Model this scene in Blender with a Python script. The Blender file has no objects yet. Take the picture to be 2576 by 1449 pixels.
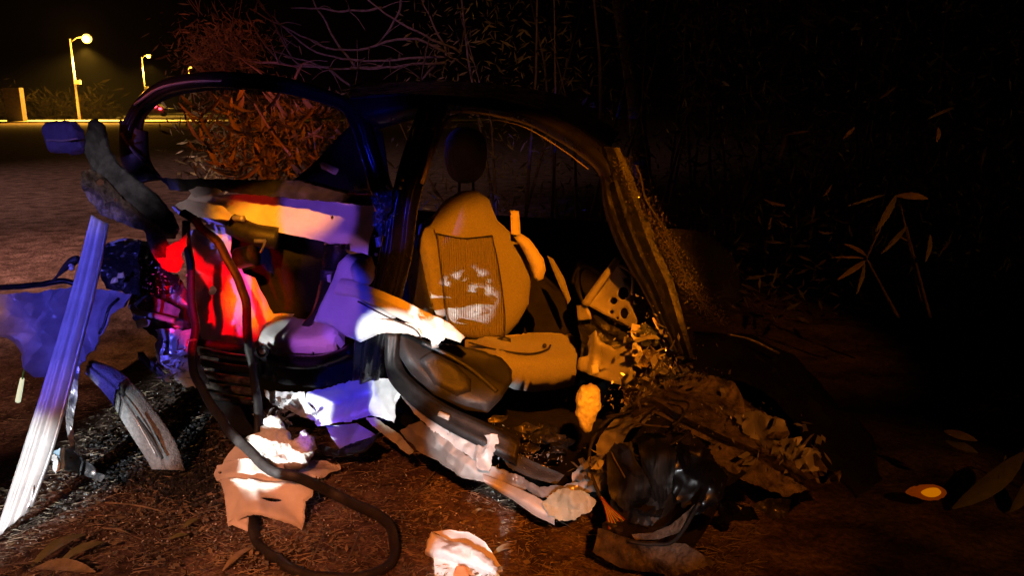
import bpy, math, random
import numpy as np
from mathutils import Vector, Matrix, noise
from mathutils.geometry import delaunay_2d_cdt
random.seed(7); rng = np.random.default_rng(7)
S = bpy.context.scene; COL = S.collection
R_ = math.radians

# ---------------------------------------------------------------- camera, world, lights
F = 2003.0; PITCH = R_(13.0); CZ = 1.45
cam = bpy.data.cameras.new('camera'); camo = bpy.data.objects.new('camera', cam); COL.objects.link(camo)
cam.sensor_width = 36; cam.lens = 36*F/2576; cam.clip_start = .05; cam.clip_end = 1500
camo.location = (0, 0, CZ); camo.rotation_euler = (R_(90)-PITCH, 0, 0); S.camera = camo
W = bpy.data.worlds.new('World'); S.world = W; W.use_nodes = True
nt = W.node_tree; bg = nt.nodes['Background']
sky = nt.nodes.new('ShaderNodeTexSky'); sky.sky_type = 'NISHITA'; sky.sun_disc = False
sky.sun_elevation = R_(-8); sky.sun_rotation = R_(200)
nt.links.new(sky.outputs[0], bg.inputs[0]); bg.inputs[1].default_value = .02
S.view_settings.view_transform = 'Standard'; S.view_settings.look = 'None'
S.view_settings.exposure = 0; S.view_settings.gamma = 1; S.view_settings.use_curve_mapping = False
S.cycles.max_bounces = 5; S.cycles.use_denoising = True; S.cycles.sample_clamp_indirect = 4

def P(u, v, Y):
    xc = (u-1288)/F; yc = -(v-724.5)/F
    d = Vector((xc, math.cos(PITCH)+yc*math.sin(PITCH), -math.sin(PITCH)+yc*math.cos(PITCH)))
    return Vector((0, 0, CZ)) + d*(Y/d.y)
def g(u, v, h=0.0):
    yc = -(v-724.5)/F
    return (h-CZ)*(math.cos(PITCH)+yc*math.sin(PITCH))/(-math.sin(PITCH)+yc*math.cos(PITCH))

def lamp(kind, loc, target, power, color, size=.03, angle=30, blend=.1, squash=1.0):
    l = bpy.data.lights.new('lamp_or_added_light', kind); l.energy = power; l.color = color
    l.shadow_soft_size = size
    if kind == 'SPOT': l.spot_size = R_(angle); l.spot_blend = blend
    o = bpy.data.objects.new('lamp_or_added_light', l); COL.objects.link(o); o.location = loc
    if target is not None:
        o.rotation_euler = (Vector(target)-Vector(loc)).to_track_quat('-Z', 'Y').to_euler()
        o.scale = (1, squash, 1)
    return o
AMBER = (1, .215, .004); RED = (1, .0, .004); BLUE = (.02, .03, 1); WHITE = (.93, .97, 1)
# main sodium lamp behind the photographer, then unseen spots added to brighten single areas
lamp('SPOT', (.35, -8.5, 7.2), P(1330, 780, 3.0), 11000, (1, .24, .004), .05, 4.9, .25)
lamp('SPOT', (.35, -8.5, 7.2), P(1290, 1270, 2.4), 3500, AMBER, .05, 4, .8)
lamp('SPOT', (1.6, -8.5, 7.8), P(1150, 60, 6.5), 1300, (1, .36, .16), .1, 10, .9)
lamp('SPOT', (1.6, -8.5, 7.8), P(700, 535, 3.3), 17000, (1, .30, .01), .05, 2.3, .2, .42)
lamp('SPOT', (1.0, -8.5, 7.0), P(650, 730, 3.3), 13000, AMBER, .05, 1.25, .2)
lamp('SPOT', (0, -8.5, 7.0), P(635, 1225, 2.6), 1500, (1, .40, .28), .05, 2.0, .3)
lamp('SPOT', (.6, -8.5, 7.2), P(1730, 1060, 2.3), 1900, (1, .25, .02), .06, 7.5, .9)
lamp('SPOT', (2.2, -8.5, 7.8), P(2230, 600, 3.6), 800, (1, .26, .02), .06, 6, .9)
lamp('SPOT', (2.2, -8.5, 7.8), P(2440, 1290, 2.6), 420, (1, .30, .04), .06, 5, .9)
lamp('SPOT', (-9.5, -1.0, 5.0), (-5.0, 5.8, 0), 11500, (1, .50, .44), .1, 32, 1)
lamp('SPOT', (-15, 3, 7.0), (-8.5, 13.5, 0), 8000, (.9, .52, .5), .1, 54, 1)
lamp('SPOT', (-1.0, -8.5, 6.5), P(560, 140, 6.5), 1700, (1, .17, .10), .06, 4.5, .9)
lamp('SPOT', (-2.5, -8, 7), P(330, 1440, 2.3), 3400, (1, .34, .15), .06, 7.6, .9)
lamp('SPOT', (-2.0, -8, 7), P(50, 980, g(50, 980)), 3000, (1, .40, .26), .06, 5.5, .9)
lamp('SPOT', (-2.0, -8, 7), P(320, 890, g(320, 890)), 3200, (1, .42, .10), .06, 1.9, .4)
lamp('SPOT', (0, -8, 7), P(920, 1400, 2.4), 3000, (1, .24, .06), .06, 6, .9)
lamp('SPOT', (-2.5, -8, 7), P(285, 465, 3.0), 1500, (.85, .62, .6), .06, 1.9, .5)
lamp('SPOT', (-1.0, -8.5, 6.5), P(640, 380, 5.6), 7000, (1, .14, .004), .06, 5.6, .9)
# emergency vehicle's red, blue and white light, split into added spots for single patches
lamp('SPOT', (-.45, -3.7, 1.9), P(585, 730, 3.4), 3000, RED, .015, 3.9, .12)
lamp('SPOT', (-.9, -3.7, 1.9), P(620, 535, 3.3), 420, RED, .015, 2.0, .3)
lamp('SPOT', (-1.7, -3.7, 1.9), P(870, 760, 3.0), 900, BLUE, .015, 3.6, .2)
lamp('SPOT', (-1.2, -3.7, 1.9), P(800, 740, 3.0), 380, (.75, .2, .7), .015, 4.2, .2)
lamp('SPOT', (-1.2, -3.7, 1.9), P(790, 860, 3.1), 1100, (.55, .12, .9), .015, 1.6, .15)
lamp('SPOT', (-3.4, -3.4, 1.9), P(130, 745, 2.9), 1500, (.13, .11, 1), .02, 8.2, .4)
lamp('SPOT', (-1.9, -3.6, 1.9), P(860, 1020, 2.9), 1500, BLUE, .015, 3.0, .2)
lamp('SPOT', (-2.2, -3.6, 2.0), P(760, 100, 5.0), 600, (.6, .22, .75), .02, 9, .7)
lamp('SPOT', (-2.2, -3.6, 2.0), P(800, 540, 3.3), 700, (.25, .08, 1), .02, 3.2, .3)
lamp('SPOT', (-2.0, -3.4, .75), P(725, 1100, 2.8), 5200, WHITE, .012, 2.3, .1)
lamp('SPOT', (-2.2, -3.4, .75), P(1020, 840, 2.75), 3200, WHITE, .015, 3.2, .1, .6)
lamp('SPOT', (-1.2, -3.4, .8), P(1110, 838, 2.6), 2600, WHITE, .015, 1.7, .15, .6)
lamp('SPOT', (-2.9, -3.4, .8), P(705, 850, 3.2), 2200, WHITE, .008, 1.1, .05)
lamp('SPOT', (-2.0, -3.0, 1.0), P(30, 1200, 2.55), 2000, WHITE, .02, 5.4, .6)
lamp('SPOT', (-1.9, -3.1, .9), P(400, 1060, 3.0), 800, WHITE, .02, 3.9, .6)
lamp('SPOT', (-1.6, -3.2, .9), P(980, 1000, 2.8), 2200, WHITE, .02, 2.2, .3)
lamp('SPOT', (-1.6, -3.2, .9), P(700, 1010, 3.0), 1800, WHITE, .015, 1.2, .3)
lamp('SPOT', (-1.0, -3.2, 1.1), P(1035, 955, 2.6), 1300, WHITE, .02, 1.9, .6)
lamp('SPOT', (-2.6, -3.7, 2.0), P(860, 268, 3.1), 900, BLUE, .03, 5, .6)
lamp('SPOT', (-2.6, -3.7, 2.0), P(985, 560, 2.9), 900, BLUE, .015, 2, .5)
lamp('SPOT', (-3.4, -3.4, 1.9), P(160, 345, 3.2), 700, (.35, .2, 1), .015, 2.6, .5)
lamp('SPOT', (-1.6, -3.7, 2.0), P(925, 890, 2.9), 3000, (.2, .3, 1), .015, 1.3, .4)
lamp('SPOT', (-1.0, -3.2, 1.1), P(1165, 1130, 2.4), 1300, WHITE, .02, 3.0, .5)
lamp('SPOT', (-1.0, -3.2, 1.1), P(1380, 1270, 2.3), 420, WHITE, .02, 3.4, .6)
lamp('SPOT', (-1.0, -3.2, 1.1), P(1700, 1210, 2.3), 160, WHITE, .02, 3.2, .6)
lamp('SPOT', (-.9, -3.0, 1.3), P(1170, 1420, 2.25), 1500, WHITE, .02, 2.4, .2)
lamp('SPOT', (-1.3, -3.6, 1.1), P(1180, 730, 3.15), 4500, WHITE, .004, 1.9, .5)

# ---------------------------------------------------------------- materials
MATS = {}
def mat(name, c1, c2=None, rough=.6, metal=0, nscale=8, bump=0, bscale=40, spec=.5, coat=0, stretch=None, ramp=(.35, .65), trans=0, emit=None, estr=0, sheen=0, alpha=1):
    if name in MATS: return MATS[name]
    m = bpy.data.materials.new(name); m.use_nodes = True; MATS[name] = m
    n = m.node_tree.nodes; L = m.node_tree.links; b = n['Principled BSDF']
    b.inputs['Roughness'].default_value = rough; b.inputs['Metallic'].default_value = metal
    b.inputs['Specular IOR Level'].default_value = spec; b.inputs['Coat Weight'].default_value = coat
    b.inputs['Coat Roughness'].default_value = .08
    b.inputs['Transmission Weight'].default_value = trans; b.inputs['Sheen Weight'].default_value = sheen
    b.inputs['Alpha'].default_value = alpha
    b.inputs['Base Color'].default_value = (*c1, 1)
    if emit: b.inputs['Emission Color'].default_value = (*emit, 1); b.inputs['Emission Strength'].default_value = estr
    tc = n.new('ShaderNodeTexCoord'); mp = n.new('ShaderNodeMapping'); L.new(tc.outputs['Object'], mp.inputs[0])
    if stretch: mp.inputs['Scale'].default_value = stretch
    if c2:
        t = n.new('ShaderNodeTexNoise'); t.inputs['Scale'].default_value = nscale; t.inputs['Detail'].default_value = 8; t.inputs['Roughness'].default_value = .65
        L.new(mp.outputs[0], t.inputs[0])
        r = n.new('ShaderNodeValToRGB'); r.color_ramp.elements[0].position = ramp[0]; r.color_ramp.elements[1].position = ramp[1]
        r.color_ramp.elements[0].color = (*c1, 1); r.color_ramp.elements[1].color = (*c2, 1)
        L.new(t.outputs[0], r.inputs[0]); L.new(r.outputs[0], b.inputs['Base Color'])
        q = n.new('ShaderNodeMapRange'); q.inputs[3].default_value = max(0, rough-.12); q.inputs[4].default_value = min(1, rough+.2)
        L.new(t.outputs[0], q.inputs[0]); L.new(q.outputs[0], b.inputs['Roughness'])
    if bump:
        t2 = n.new('ShaderNodeTexNoise'); t2.inputs['Scale'].default_value = bscale; t2.inputs['Detail'].default_value = 6
        L.new(mp.outputs[0], t2.inputs[0]); bp = n.new('ShaderNodeBump'); bp.inputs['Strength'].default_value = bump; bp.inputs['Distance'].default_value = .02
        L.new(t2.outputs[0], bp.inputs['Height']); L.new(bp.outputs[0], b.inputs['Normal'])
    return m
black = mat('black_paint', (.006, .006, .008), (.012, .011, .012), .24, 0, 9, .05, 14, spec=.4, coat=.25)
pillarm = mat('scratched_black_paint', (.003, .003, .004), (.016, .013, .011), .42, 0, 35, .2, 60, ramp=(.5, .8), spec=.3)
sealm = mat('pillar_seal', (.16, .13, .12), (.26, .22, .2), .8, 0, 20)
blackpl = mat('black_plastic', (.012, .012, .013), (.03, .03, .031), .42, 0, 30, .12, 160)
greypl = mat('charcoal_plastic', (.02, .022, .025), (.04, .042, .046), .45, 0, 6, .2, 220)
rubber = mat('rubber', (.014, .013, .012), (.04, .034, .03), .55, 0, 14, .2, 80)
primer = mat('bare_panel', (.20, .20, .20), (.42, .40, .38), .5, .35, 9, .25, 12, ramp=(.25, .7))
dull = mat('dull_metal', (.02, .02, .02), (.20, .18, .16), .3, .7, 14, .5, 18)
dirty = mat('muddy_metal', (.03, .026, .022), (.30, .24, .19), .5, .3, 24, .7, 50)
bluegrey = mat('faded_blue_grey_metal', (.05, .06, .075), (.17, .20, .23), .6, .2, 22, .25, 30)
whitem = mat('white_metal', (.55, .56, .57), (.80, .80, .79), .4, .1, 9, .15, 14)
silver = mat('silver_paint', (.42, .43, .45), (.62, .62, .63), .3, .5, 20, .12, 18, coat=.4)
felt = mat('pale_trim', (.62, .58, .55), (.78, .75, .72), .85, 0, 5, .35, 9, spec=.2)
cream = mat('cream_trim', (.62, .55, .46), (.74, .68, .60), .75, 0, 7, .3, 12, spec=.25)
foamm = mat('foam', (.66, .62, .52), (.88, .85, .78), .95, 0, 40, .35, 60, spec=.1)
crackp = mat('cracked_cream_paint', (.50, .50, .36), (.68, .68, .52), .5, 0, 8, .2, 30)
greyliner = mat('grey_felt_liner', (.24, .24, .245), (.42, .42, .42), .9, 0, 70, .5, 160, spec=.15)
seatf = mat('seat_fabric', (.26, .25, .23), (.34, .33, .30), .95, 0, 160, .3, 300, spec=.15, sheen=.3)
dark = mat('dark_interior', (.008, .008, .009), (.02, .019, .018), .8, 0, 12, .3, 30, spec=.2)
bluepl = mat('translucent_plastic', (.22, .20, .26), (.38, .34, .40), .35, 0, 9, .12, 14)
yellowl = mat('reflective_label', (.75, .62, .25), (.85, .75, .4), .3, 0, 60)
glassm = mat('shattered_glass', (.03, .025, .02), (.16, .13, .10), .08, .0, 50, .3, 90, spec=1)
screenm = mat('crazed_windscreen', (.003, .003, .003), (.014, .011, .008), .5, 0, 60, .8, 140, alpha=.55)
chip = mat('glass_chips', (.7, .72, .7), (.9, .9, .88), .1, .0, 30, spec=1)
orangepl = mat('amber_lens', (.9, .30, .02), (1, .45, .05), .3)
leafm = mat('leaf_green', (.14, .15, .06), (.24, .22, .10), .5, 0, 30, .15, 60)
leafd = mat('dry_leaf', (.22, .17, .10), (.38, .30, .18), .6, 0, 30, .2, 60)
bark = mat('bark', (.10, .08, .07), (.24, .20, .17), .8, 0, 30, .4, 60)
straw = mat('straw', (.10, .07, .05), (.48, .38, .26), .8, 0, 9)
grit = mat('grit', (.05, .05, .045), (.30, .29, .26), .7, 0, 20)

# ---------------------------------------------------------------- mesh helpers
def link(name, verts, faces, m, parent=None, smooth=True, sharp=0, label=None, cat=None, group=None, kind=None, mats=None):
    V = [Vector(v) for v in verts]
    c = sum(V, Vector())/max(1, len(V))
    me = bpy.data.meshes.new(name); me.from_pydata([tuple(v-c) for v in V], [], faces); me.materials.append(m)
    me.update()
    if smooth:
        me.polygons.foreach_set('use_smooth', [True]*len(me.polygons))
        if sharp: me.set_sharp_from_angle(angle=R_(sharp))
    o = bpy.data.objects.new(name, me); COL.objects.link(o)
    if parent is not None:
        o.parent = parent; wl = Vector()
        q = parent
        while q: wl += q.location; q = q.parent
        o.location = c - wl
    else: o.location = c
    if label: o['label'] = label
    if cat: o['category'] = cat
    if group: o['group'] = group
    if kind: o['kind'] = kind
    return o
def thing(name, label, cat, loc, group=None):
    o = bpy.data.objects.new(name, None); COL.objects.link(o); o.location = loc; o.empty_display_size = .1
    o['label'] = label; o['category'] = cat
    if group: o['group'] = group
    return o
def catmull(pts, n, closed=False):
    pts = [np.array(p, float) for p in pts]
    if not closed: pts = [2*pts[0]-pts[1]] + pts + [2*pts[-1]-pts[-2]]
    else: pts = [pts[-1]] + pts + [pts[0], pts[1]]
    segs = len(pts)-3; out = []
    for i in range(n):
        t = i/(n-1)*segs if not closed else i/n*segs
        k = min(int(t), segs-1); f = t-k
        a, b, c, d = pts[k:k+4]
        out.append(.5*((2*b)+(-a+c)*f+(2*a-5*b+4*c-d)*f*f+(-a+3*b-3*c+d)*f**3))
    return out
def inpoly(x, y, poly):
    c = np.zeros(len(x), bool); n = len(poly); j = n-1
    for i in range(n):
        xi, yi = poly[i][:2]; xj, yj = poly[j][:2]
        if yi != yj:
            c ^= ((yi > y) != (yj > y)) & (x < (xj-xi)*(y-yi)/(yj-yi)+xi)
        j = i
    return c
def resample(poly, step, jag=0):
    out = []; n = len(poly)
    for i in range(n):
        a = np.array(poly[i][:3], float); b = np.array(poly[(i+1) % n][:3], float)
        L = np.hypot(*(b-a)[:2]); k = max(1, int(round(L/step)))
        nx, ny = (b-a)[1]/(L+1e-6), -(b-a)[0]/(L+1e-6)
        for q in range(k):
            p = a+(b-a)*q/k
            if jag and q: s = jag*1.5*(noise.noise(Vector((p[0]*.055, p[1]*.055, 3)))+.5*noise.noise(Vector((p[0]*.16, p[1]*.16, 9)))+.35*rng.normal()*.5); p[0] += nx*s; p[1] += ny*s
            out.append(p)
    return out
_fd = [Vector((random.gauss(0, 1), random.gauss(0, 1), random.gauss(0, 1))).normalized() for _ in range(12)]
def fold(p, f):
    """creases of bent sheet metal: crossing sharp ridges, bent by noise, plus small dents"""
    p = Vector(p); a = 0; n = noise.noise(p*f*.5)
    for k in range(5):
        fr = f*(.35, .45, .6, .9, 1.4)[k]; w = (.9, .8, .6, .4, .22)[k]
        x = p.dot(_fd[k])*fr+n*.7+k*.37+noise.noise(p*f*.22+_fd[k+5]*9)*1.2
        a += w*(abs((x % 1)-.5)*2-.5)
    return a*1.1+.2*noise.noise(p*f*3)
def panel(name, out, m, parent, step=14, jag=0, amp=0, freq=8, thick=.004, holes=(), bulge=0, bw=30, back=None, smooth=True, curve=False, seed=0, fun=None, **kw):
    """sheet, cushion or torn panel with real distance per corner, folds, thickness and holes"""
    if curve: out = catmull(out, max(24, len(out)*5), True)
    if amp > .0055: step = max(4, step*.62)
    O = resample(out, step, jag)
    if len(holes) and not hasattr(holes[0][0], '__len__'): holes = [[(h[0]+h[2]*math.cos(a), h[1]+h[2]*(h[3] if len(h) > 3 else 1)*math.sin(a)) for a in [k*math.tau/12 for k in range(12)]] for h in holes]
    A = np.array([o[:2] for o in O]); D = np.array([o[2] for o in O])
    pts = [tuple(a) for a in A]; edges = [(i, (i+1) % len(O)) for i in range(len(O))]
    x0, y0 = A.min(0); x1, y1 = A.max(0)
    gx, gy = np.meshgrid(np.arange(x0, x1, step), np.arange(y0, y1, step*.87))
    gx[1::2] += step*.5
    gx = gx.ravel()+rng.normal(size=gx.size)*step*.12; gy = gy.ravel()+rng.normal(size=gy.size)*step*.12
    k = inpoly(gx, gy, A)
    for h in holes: k &= ~inpoly(gx, gy, h)
    gx, gy = gx[k], gy[k]
    if len(gx):
        dd = np.min(np.hypot(gx[:, None]-A[None, :, 0], gy[:, None]-A[None, :, 1]), 1); k = dd > step*.55
        for h in holes:
            hh = np.array(h); dd = np.min(np.hypot(gx[:, None]-hh[None, :, 0], gy[:, None]-hh[None, :, 1]), 1); k &= dd > step*.4
        gx, gy = gx[k], gy[k]
    for h in holes:
        b = len(pts); pts += [tuple(p[:2]) for p in h]; edges += [(b+i, b+(i+1) % len(h)) for i in range(len(h))]
    pts += list(zip(gx, gy))
    vo, eo, fo, _, _, _ = delaunay_2d_cdt([Vector(p) for p in pts], edges, [], 0, 1e-4)
    Q = np.array([tuple(v) for v in vo]); tri = np.array([f for f in fo if len(f) == 3])
    cen = Q[tri].mean(1); k = inpoly(cen[:, 0], cen[:, 1], A)
    for h in holes: k &= ~inpoly(cen[:, 0], cen[:, 1], h)
    tri = tri[k]
    used = np.unique(tri); re = -np.ones(len(Q), int); re[used] = np.arange(len(used)); Q = Q[used]; tri = re[tri]
    w = 1/(((Q[:, None]-A[None])**2).sum(2)+9)**1.3; Yd = (w*D).sum(1)/w.sum(1)
    # distance to outline segments
    B = np.roll(A, -1, 0); AB = B-A; L2 = (AB**2).sum(1)+1e-9
    t = np.clip(((Q[:, None]-A[None])*AB[None]).sum(2)/L2, 0, 1)
    ed = np.sqrt((((A[None]+t[:, :, None]*AB[None])-Q[:, None])**2).sum(2)).min(1)
    V = [P(q[0], q[1], y) for q, y in zip(Q, Yd)]
    N = Vector()
    for a, b, c in tri:
        n = (V[b]-V[a]).cross(V[c]-V[a]); N += n if n.y < 0 else -n
    N = N.normalized() if N.length > 0 else Vector((0, -1, 0))
    if N.y > 0: N = -N
    e = np.clip(ed/bw, 0, 1); prof = np.sqrt(1-(1-e)**2)
    so = Vector((seed*3.7, seed*1.3, seed*.7))
    if back is None: back = 0
    fr = []; bk = []
    for i, v in enumerate(V):
        s = amp*fold(v+so, freq) if amp else 0
        if fun: s += fun(Q[i][0], Q[i][1], ed[i])
        fr.append(v+N*(s+bulge*prof[i])); bk.append(v+N*(s-thick-back*prof[i]))
    if amp > .0055 and 'sharp' not in kw: kw['sharp'] = 17
    n = len(V); faces = []; ec = {}
    for a, b, c in tri:
        nn = (V[b]-V[a]).cross(V[c]-V[a])
        if nn.dot(N) < 0: b, c = c, b
        a, b, c = int(a), int(b), int(c)
        faces.append((a, b, c)); faces.append((n+a, n+c, n+b))
        for p, q in ((a, b), (b, c), (c, a)): ec[(p, q)] = 1
    for (p, q) in list(ec):
        if (q, p) not in ec: faces.append((q, p, n+p, n+q))
    return link(name, fr+bk, faces, m, parent, smooth, **kw)
def ribbon(name, pa, pb, m, parent, n=40, k=9, prof=None, thick=.004, amp=0, freq=10, smooth=True, **kw):
    """band between two edge curves with a pressed cross section prof(t) in metres"""
    a = catmull(pa, n); b = catmull(pb, n); V = []; Bk = []
    A3 = [P(*p) for p in a]; B3 = [P(*p) for p in b]
    for i in range(n):
        i0, i1 = max(0, i-1), min(n-1, i+1)
        al = (A3[i1]-A3[i0]); ac = B3[i]-A3[i]; N = al.cross(ac).normalized()
        if N.y > 0: N = -N
        for j in range(k):
            t = j/(k-1); p = A3[i].lerp(B3[i], t)
            s = (prof(t) if prof else 0)+(amp*fold(p, freq) if amp else 0)
            V.append(p+N*s); Bk.append(p+N*(s-thick))
    if amp > .0055 and 'sharp' not in kw: kw['sharp'] = 17
    nv = len(V); F_ = []
    idx = lambda i, j: i*k+j
    for i in range(n-1):
        for j in range(k-1):
            q = (idx(i, j), idx(i+1, j), idx(i+1, j+1), idx(i, j+1)); F_.append(q); F_.append(tuple(x+nv for x in reversed(q)))
    rim = [idx(i, 0) for i in range(n)]+[idx(n-1, j) for j in range(1, k)]+[idx(i, k-1) for i in range(n-2, -1, -1)]+[idx(0, j) for j in range(k-2, 0, -1)]
    for x, y in zip(rim, rim[1:]+rim[:1]): F_.append((y, x, x+nv, y+nv))
    return link(name, V+Bk, F_, m, parent, smooth, **kw)
def tubemesh(pts, rad, sides=8, flat=1.0, prof=None):
    V = []; Fc = []; n = len(pts); pts = [Vector(p) for p in pts]
    up = Vector((0, 0, 1)); prev = None
    for i in range(n):
        t = (pts[min(n-1, i+1)]-pts[max(0, i-1)]).normalized()
        if prev is None: x = t.cross(up) if abs(t.z) < .95 else t.cross(Vector((1, 0, 0)))
        else: x = prev-t*prev.dot(t)
        x.normalize(); y = t.cross(x); prev = x
        r = rad[i] if hasattr(rad, '__len__') else rad
        for s in range(sides):
            a = s*math.tau/sides; rr = r*(prof[s] if prof else 1)
            V.append(pts[i]+x*math.cos(a)*rr+y*math.sin(a)*rr*flat)
    for i in range(n-1):
        for s in range(sides):
            s2 = (s+1) % sides; Fc.append((i*sides+s, i*sides+s2, (i+1)*sides+s2, (i+1)*sides+s))
    Fc.append(tuple(range(sides-1, -1, -1))); Fc.append(tuple(range((n-1)*sides, n*sides)))
    return V, Fc
def tube(name, pts, rad, m, parent=None, n=None, sides=8, flat=1.0, wob=0, prof=None, **kw):
    q = catmull(pts, n or max(8, len(pts)*5)); w = [P(*p) for p in q]
    if wob: w = [p+Vector((noise.noise(p*9), noise.noise(p*9+Vector((5, 0, 0))), noise.noise(p*9+Vector((0, 9, 0)))))*wob for p in w]
    if hasattr(rad, '__len__'): rad = list(np.interp(np.linspace(0, 1, len(w)), np.linspace(0, 1, len(rad)), rad))
    V, Fc = tubemesh(w, rad, sides, flat, prof)
    return link(name, V, Fc, m, parent, **kw)
def lump(name, c, r, m, parent=None, amp=.3, freq=14, nu=22, nv=14, smooth=True, **kw):
    V = []; Fc = []
    for i in range(nv+1):
        for j in range(nu):
            a = math.pi*i/nv; b = math.tau*j/nu; d = Vector((math.sin(a)*math.cos(b), math.sin(a)*math.sin(b), math.cos(a)))
            p = Vector((d.x*r[0], d.y*r[1], d.z*r[2])); s = 1+amp*noise.fractal((c+p)*freq, .9, 2.2, 4)
            V.append(c+p*s)
    for i in range(nv):
        for j in range(nu):
            j2 = (j+1) % nu; Fc.append((i*nu+j, (i+1)*nu+j, (i+1)*nu+j2, i*nu+j2))
    return link(name, V, Fc, m, parent, smooth, **kw)
def boxm(c, s, rot=None):
    V = [Vector((x*s[0]/2, y*s[1]/2, z*s[2]/2)) for x in (-1, 1) for y in (-1, 1) for z in (-1, 1)]
    if rot is not None: V = [rot @ v for v in V]
    return [v+Vector(c) for v in V], [(0, 1, 3, 2), (4, 6, 7, 5), (0, 4, 5, 1), (2, 3, 7, 6), (0, 2, 6, 4), (1, 5, 7, 3)]
def merge(parts):
    V = []; Fc = []
    for v, f in parts:
        b = len(V); V += list(v); Fc += [tuple(i+b for i in x) for x in f]
    return V, Fc
def pxbox(u0, v0, u1, v1, Y, depth):      # a box with its front face at distance Y
    V = [P(u, v, Y) for u, v in ((u0, v0), (u1, v0), (u1, v1), (u0, v1))]
    return V+[p+Vector((0, depth, 0)) for p in V], [(0, 3, 2, 1), (4, 5, 6, 7), (0, 1, 5, 4), (1, 2, 6, 5), (2, 3, 7, 6), (3, 0, 4, 7)]
def leafgeo(base, tip, width, bend=.12, nrm=None, segs=6):
    base = Vector(base); tip = Vector(tip); ax = tip-base; L = ax.length; t = ax.normalized()
    nrm = Vector(nrm) if nrm is not None else Vector((0, -1, .4))
    n = (nrm-t*nrm.dot(t)).normalized(); s = t.cross(n)
    V = []; Fc = []
    for i in range(segs+1):
        f = i/segs; w = width*.5*math.sin(math.pi*min(1, f*.94+.04))**.8; c = base+ax*f+n*(bend*L*math.sin(math.pi*f))
        V += [c-s*w+n*w*.35, c, c+s*w+n*w*.35]
    for i in range(segs):
        a = i*3; Fc += [(a, a+3, a+4, a+1), (a+1, a+4, a+5, a+2)]
    nb = len(V); V2 = [v-n*.0007 for v in V]; Fc += [tuple(x+nb for x in reversed(f)) for f in Fc]
    return V+V2, Fc

exec_parts = True
# ================================================================ SETTING
def grid_ground():
    V = []; Fc = []; xs = np.concatenate([-np.geomspace(6, 400, 26)[::-1], np.linspace(-5.5, 5.5, 150), np.geomspace(6, 400, 26)])
    ys = np.concatenate([np.linspace(-12, .8, 14), np.linspace(1, 12, 170), np.geomspace(12.4, 900, 40)])
    for y in ys:
        for x in xs:
            z = 0
            if abs(x) < 6 and .5 < y < 13:
                z = .012*noise.fractal(Vector((x*3, y*3, 0)), .9, 2, 4)+.013*noise.fractal(Vector((x*15, y*15, 3)), .8, 2, 4)
            V.append((x, y, z))
    nx = len(xs)
    for i in range(len(ys)-1):
        for j in range(nx-1): Fc.append((i*nx+j, i*nx+j+1, (i+1)*nx+j+1, (i+1)*nx+j))
    return V, Fc
V, Fc = grid_ground()
earth = mat('earth', (.06, .036, .026), (.31, .21, .165), .9, 0, 4.5, .8, 30, ramp=(.34, .66), spec=.1)
def add_fine(m):
    n = m.node_tree.nodes; L = m.node_tree.links; b = n['Principled BSDF']; tc = n.new('ShaderNodeTexCoord')
    t = n.new('ShaderNodeTexNoise'); t.inputs['Scale'].default_value = 55; t.inputs['Detail'].default_value = 9; t.inputs['Roughness'].default_value = .8
    L.new(tc.outputs['Object'], t.inputs[0]); r = n.new('ShaderNodeMapRange'); r.inputs[1].default_value = .35; r.inputs[2].default_value = .68; r.inputs[3].default_value = .25; r.inputs[4].default_value = 1.5
    L.new(t.outputs[0], r.inputs[0]); mx = n.new('ShaderNodeMix'); mx.data_type = 'RGBA'; mx.blend_type = 'MULTIPLY'; mx.inputs[0].default_value = 1
    src = b.inputs['Base Color'].links[0].from_socket
    cmb = n.new('ShaderNodeCombineColor')
    for q in range(3): L.new(r.outputs[0], cmb.inputs[q])
    L.new(src, mx.inputs[6]); L.new(cmb.outputs[0], mx.inputs[7]); L.new(mx.outputs[2], b.inputs['Base Color'])
add_fine(earth)
link('ground', V, Fc, earth, kind='structure')
asph = mat('asphalt', (.05, .05, .05), (.08, .08, .075), .8, 0, 2)
conc = mat('concrete', (.6, .58, .54), (.75, .72, .68), .8, 0, 2)
link('road', [(-90, 72, .02), (60, 84, .02), (60, 150, .02), (-90, 140, .02)], [(0, 1, 2, 3)], asph, kind='structure')
link('pavement', *boxm((-34, 68.5, .06), (70, 6.5, .12), Matrix.Rotation(R_(3.5), 3, 'Z')), conc, kind='structure', smooth=False)

# street lamps along the far road
glow = mat('lit_lamp', (1, .8, .3), emit=(1, .66, .12), estr=2.6)
polem = mat('lamp_pole', (.35, .32, .26), (.45, .42, .36), .6, .2, 3)
def street_lamp(u, vtop, vbase_d, label, power, bulb, arm):
    X = P(u, 300, 1).x*vbase_d; Y = vbase_d
    top = P(u, vtop, Y).z
    r = thing('street_lamp', label, 'street lamp', (X, Y, 0), 'street lamps along the far road')
    V, Fc = tubemesh([(X, Y, 0), (X, Y, top*.5), (X, Y, top)], [.13, .10, .07], 10); link('pole', V, Fc, polem, r)
    bx = X+arm; V, Fc = tubemesh([(X, Y, top-.3), (X+arm*.4, Y, top+.1), (bx, Y, top+.2)], .045, 8); link('arm', V, Fc, polem, r)
    lump('lamp_head', Vector((bx, Y, top+.22)), (.42, .25, .14), polem, r, 0)
    o = lump('bulb', Vector((bx, Y-.05, top+.02)), bulb, glow, r, 0)
    lamp('POINT', (bx, Y-.5, top-.1), None, power*.05, (1, .42, .03), .25)
    lamp('SPOT', (bx, Y-.3, top-.75), (bx, Y-.3-1.2, 0), power*.6, (1, .50, .05), .25, 142, .6)
    V, Fc = boxm((X+.22, Y, top*.48), (.5, .3, .35)); link('bracket_box', V, Fc, polem, r, False)
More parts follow.
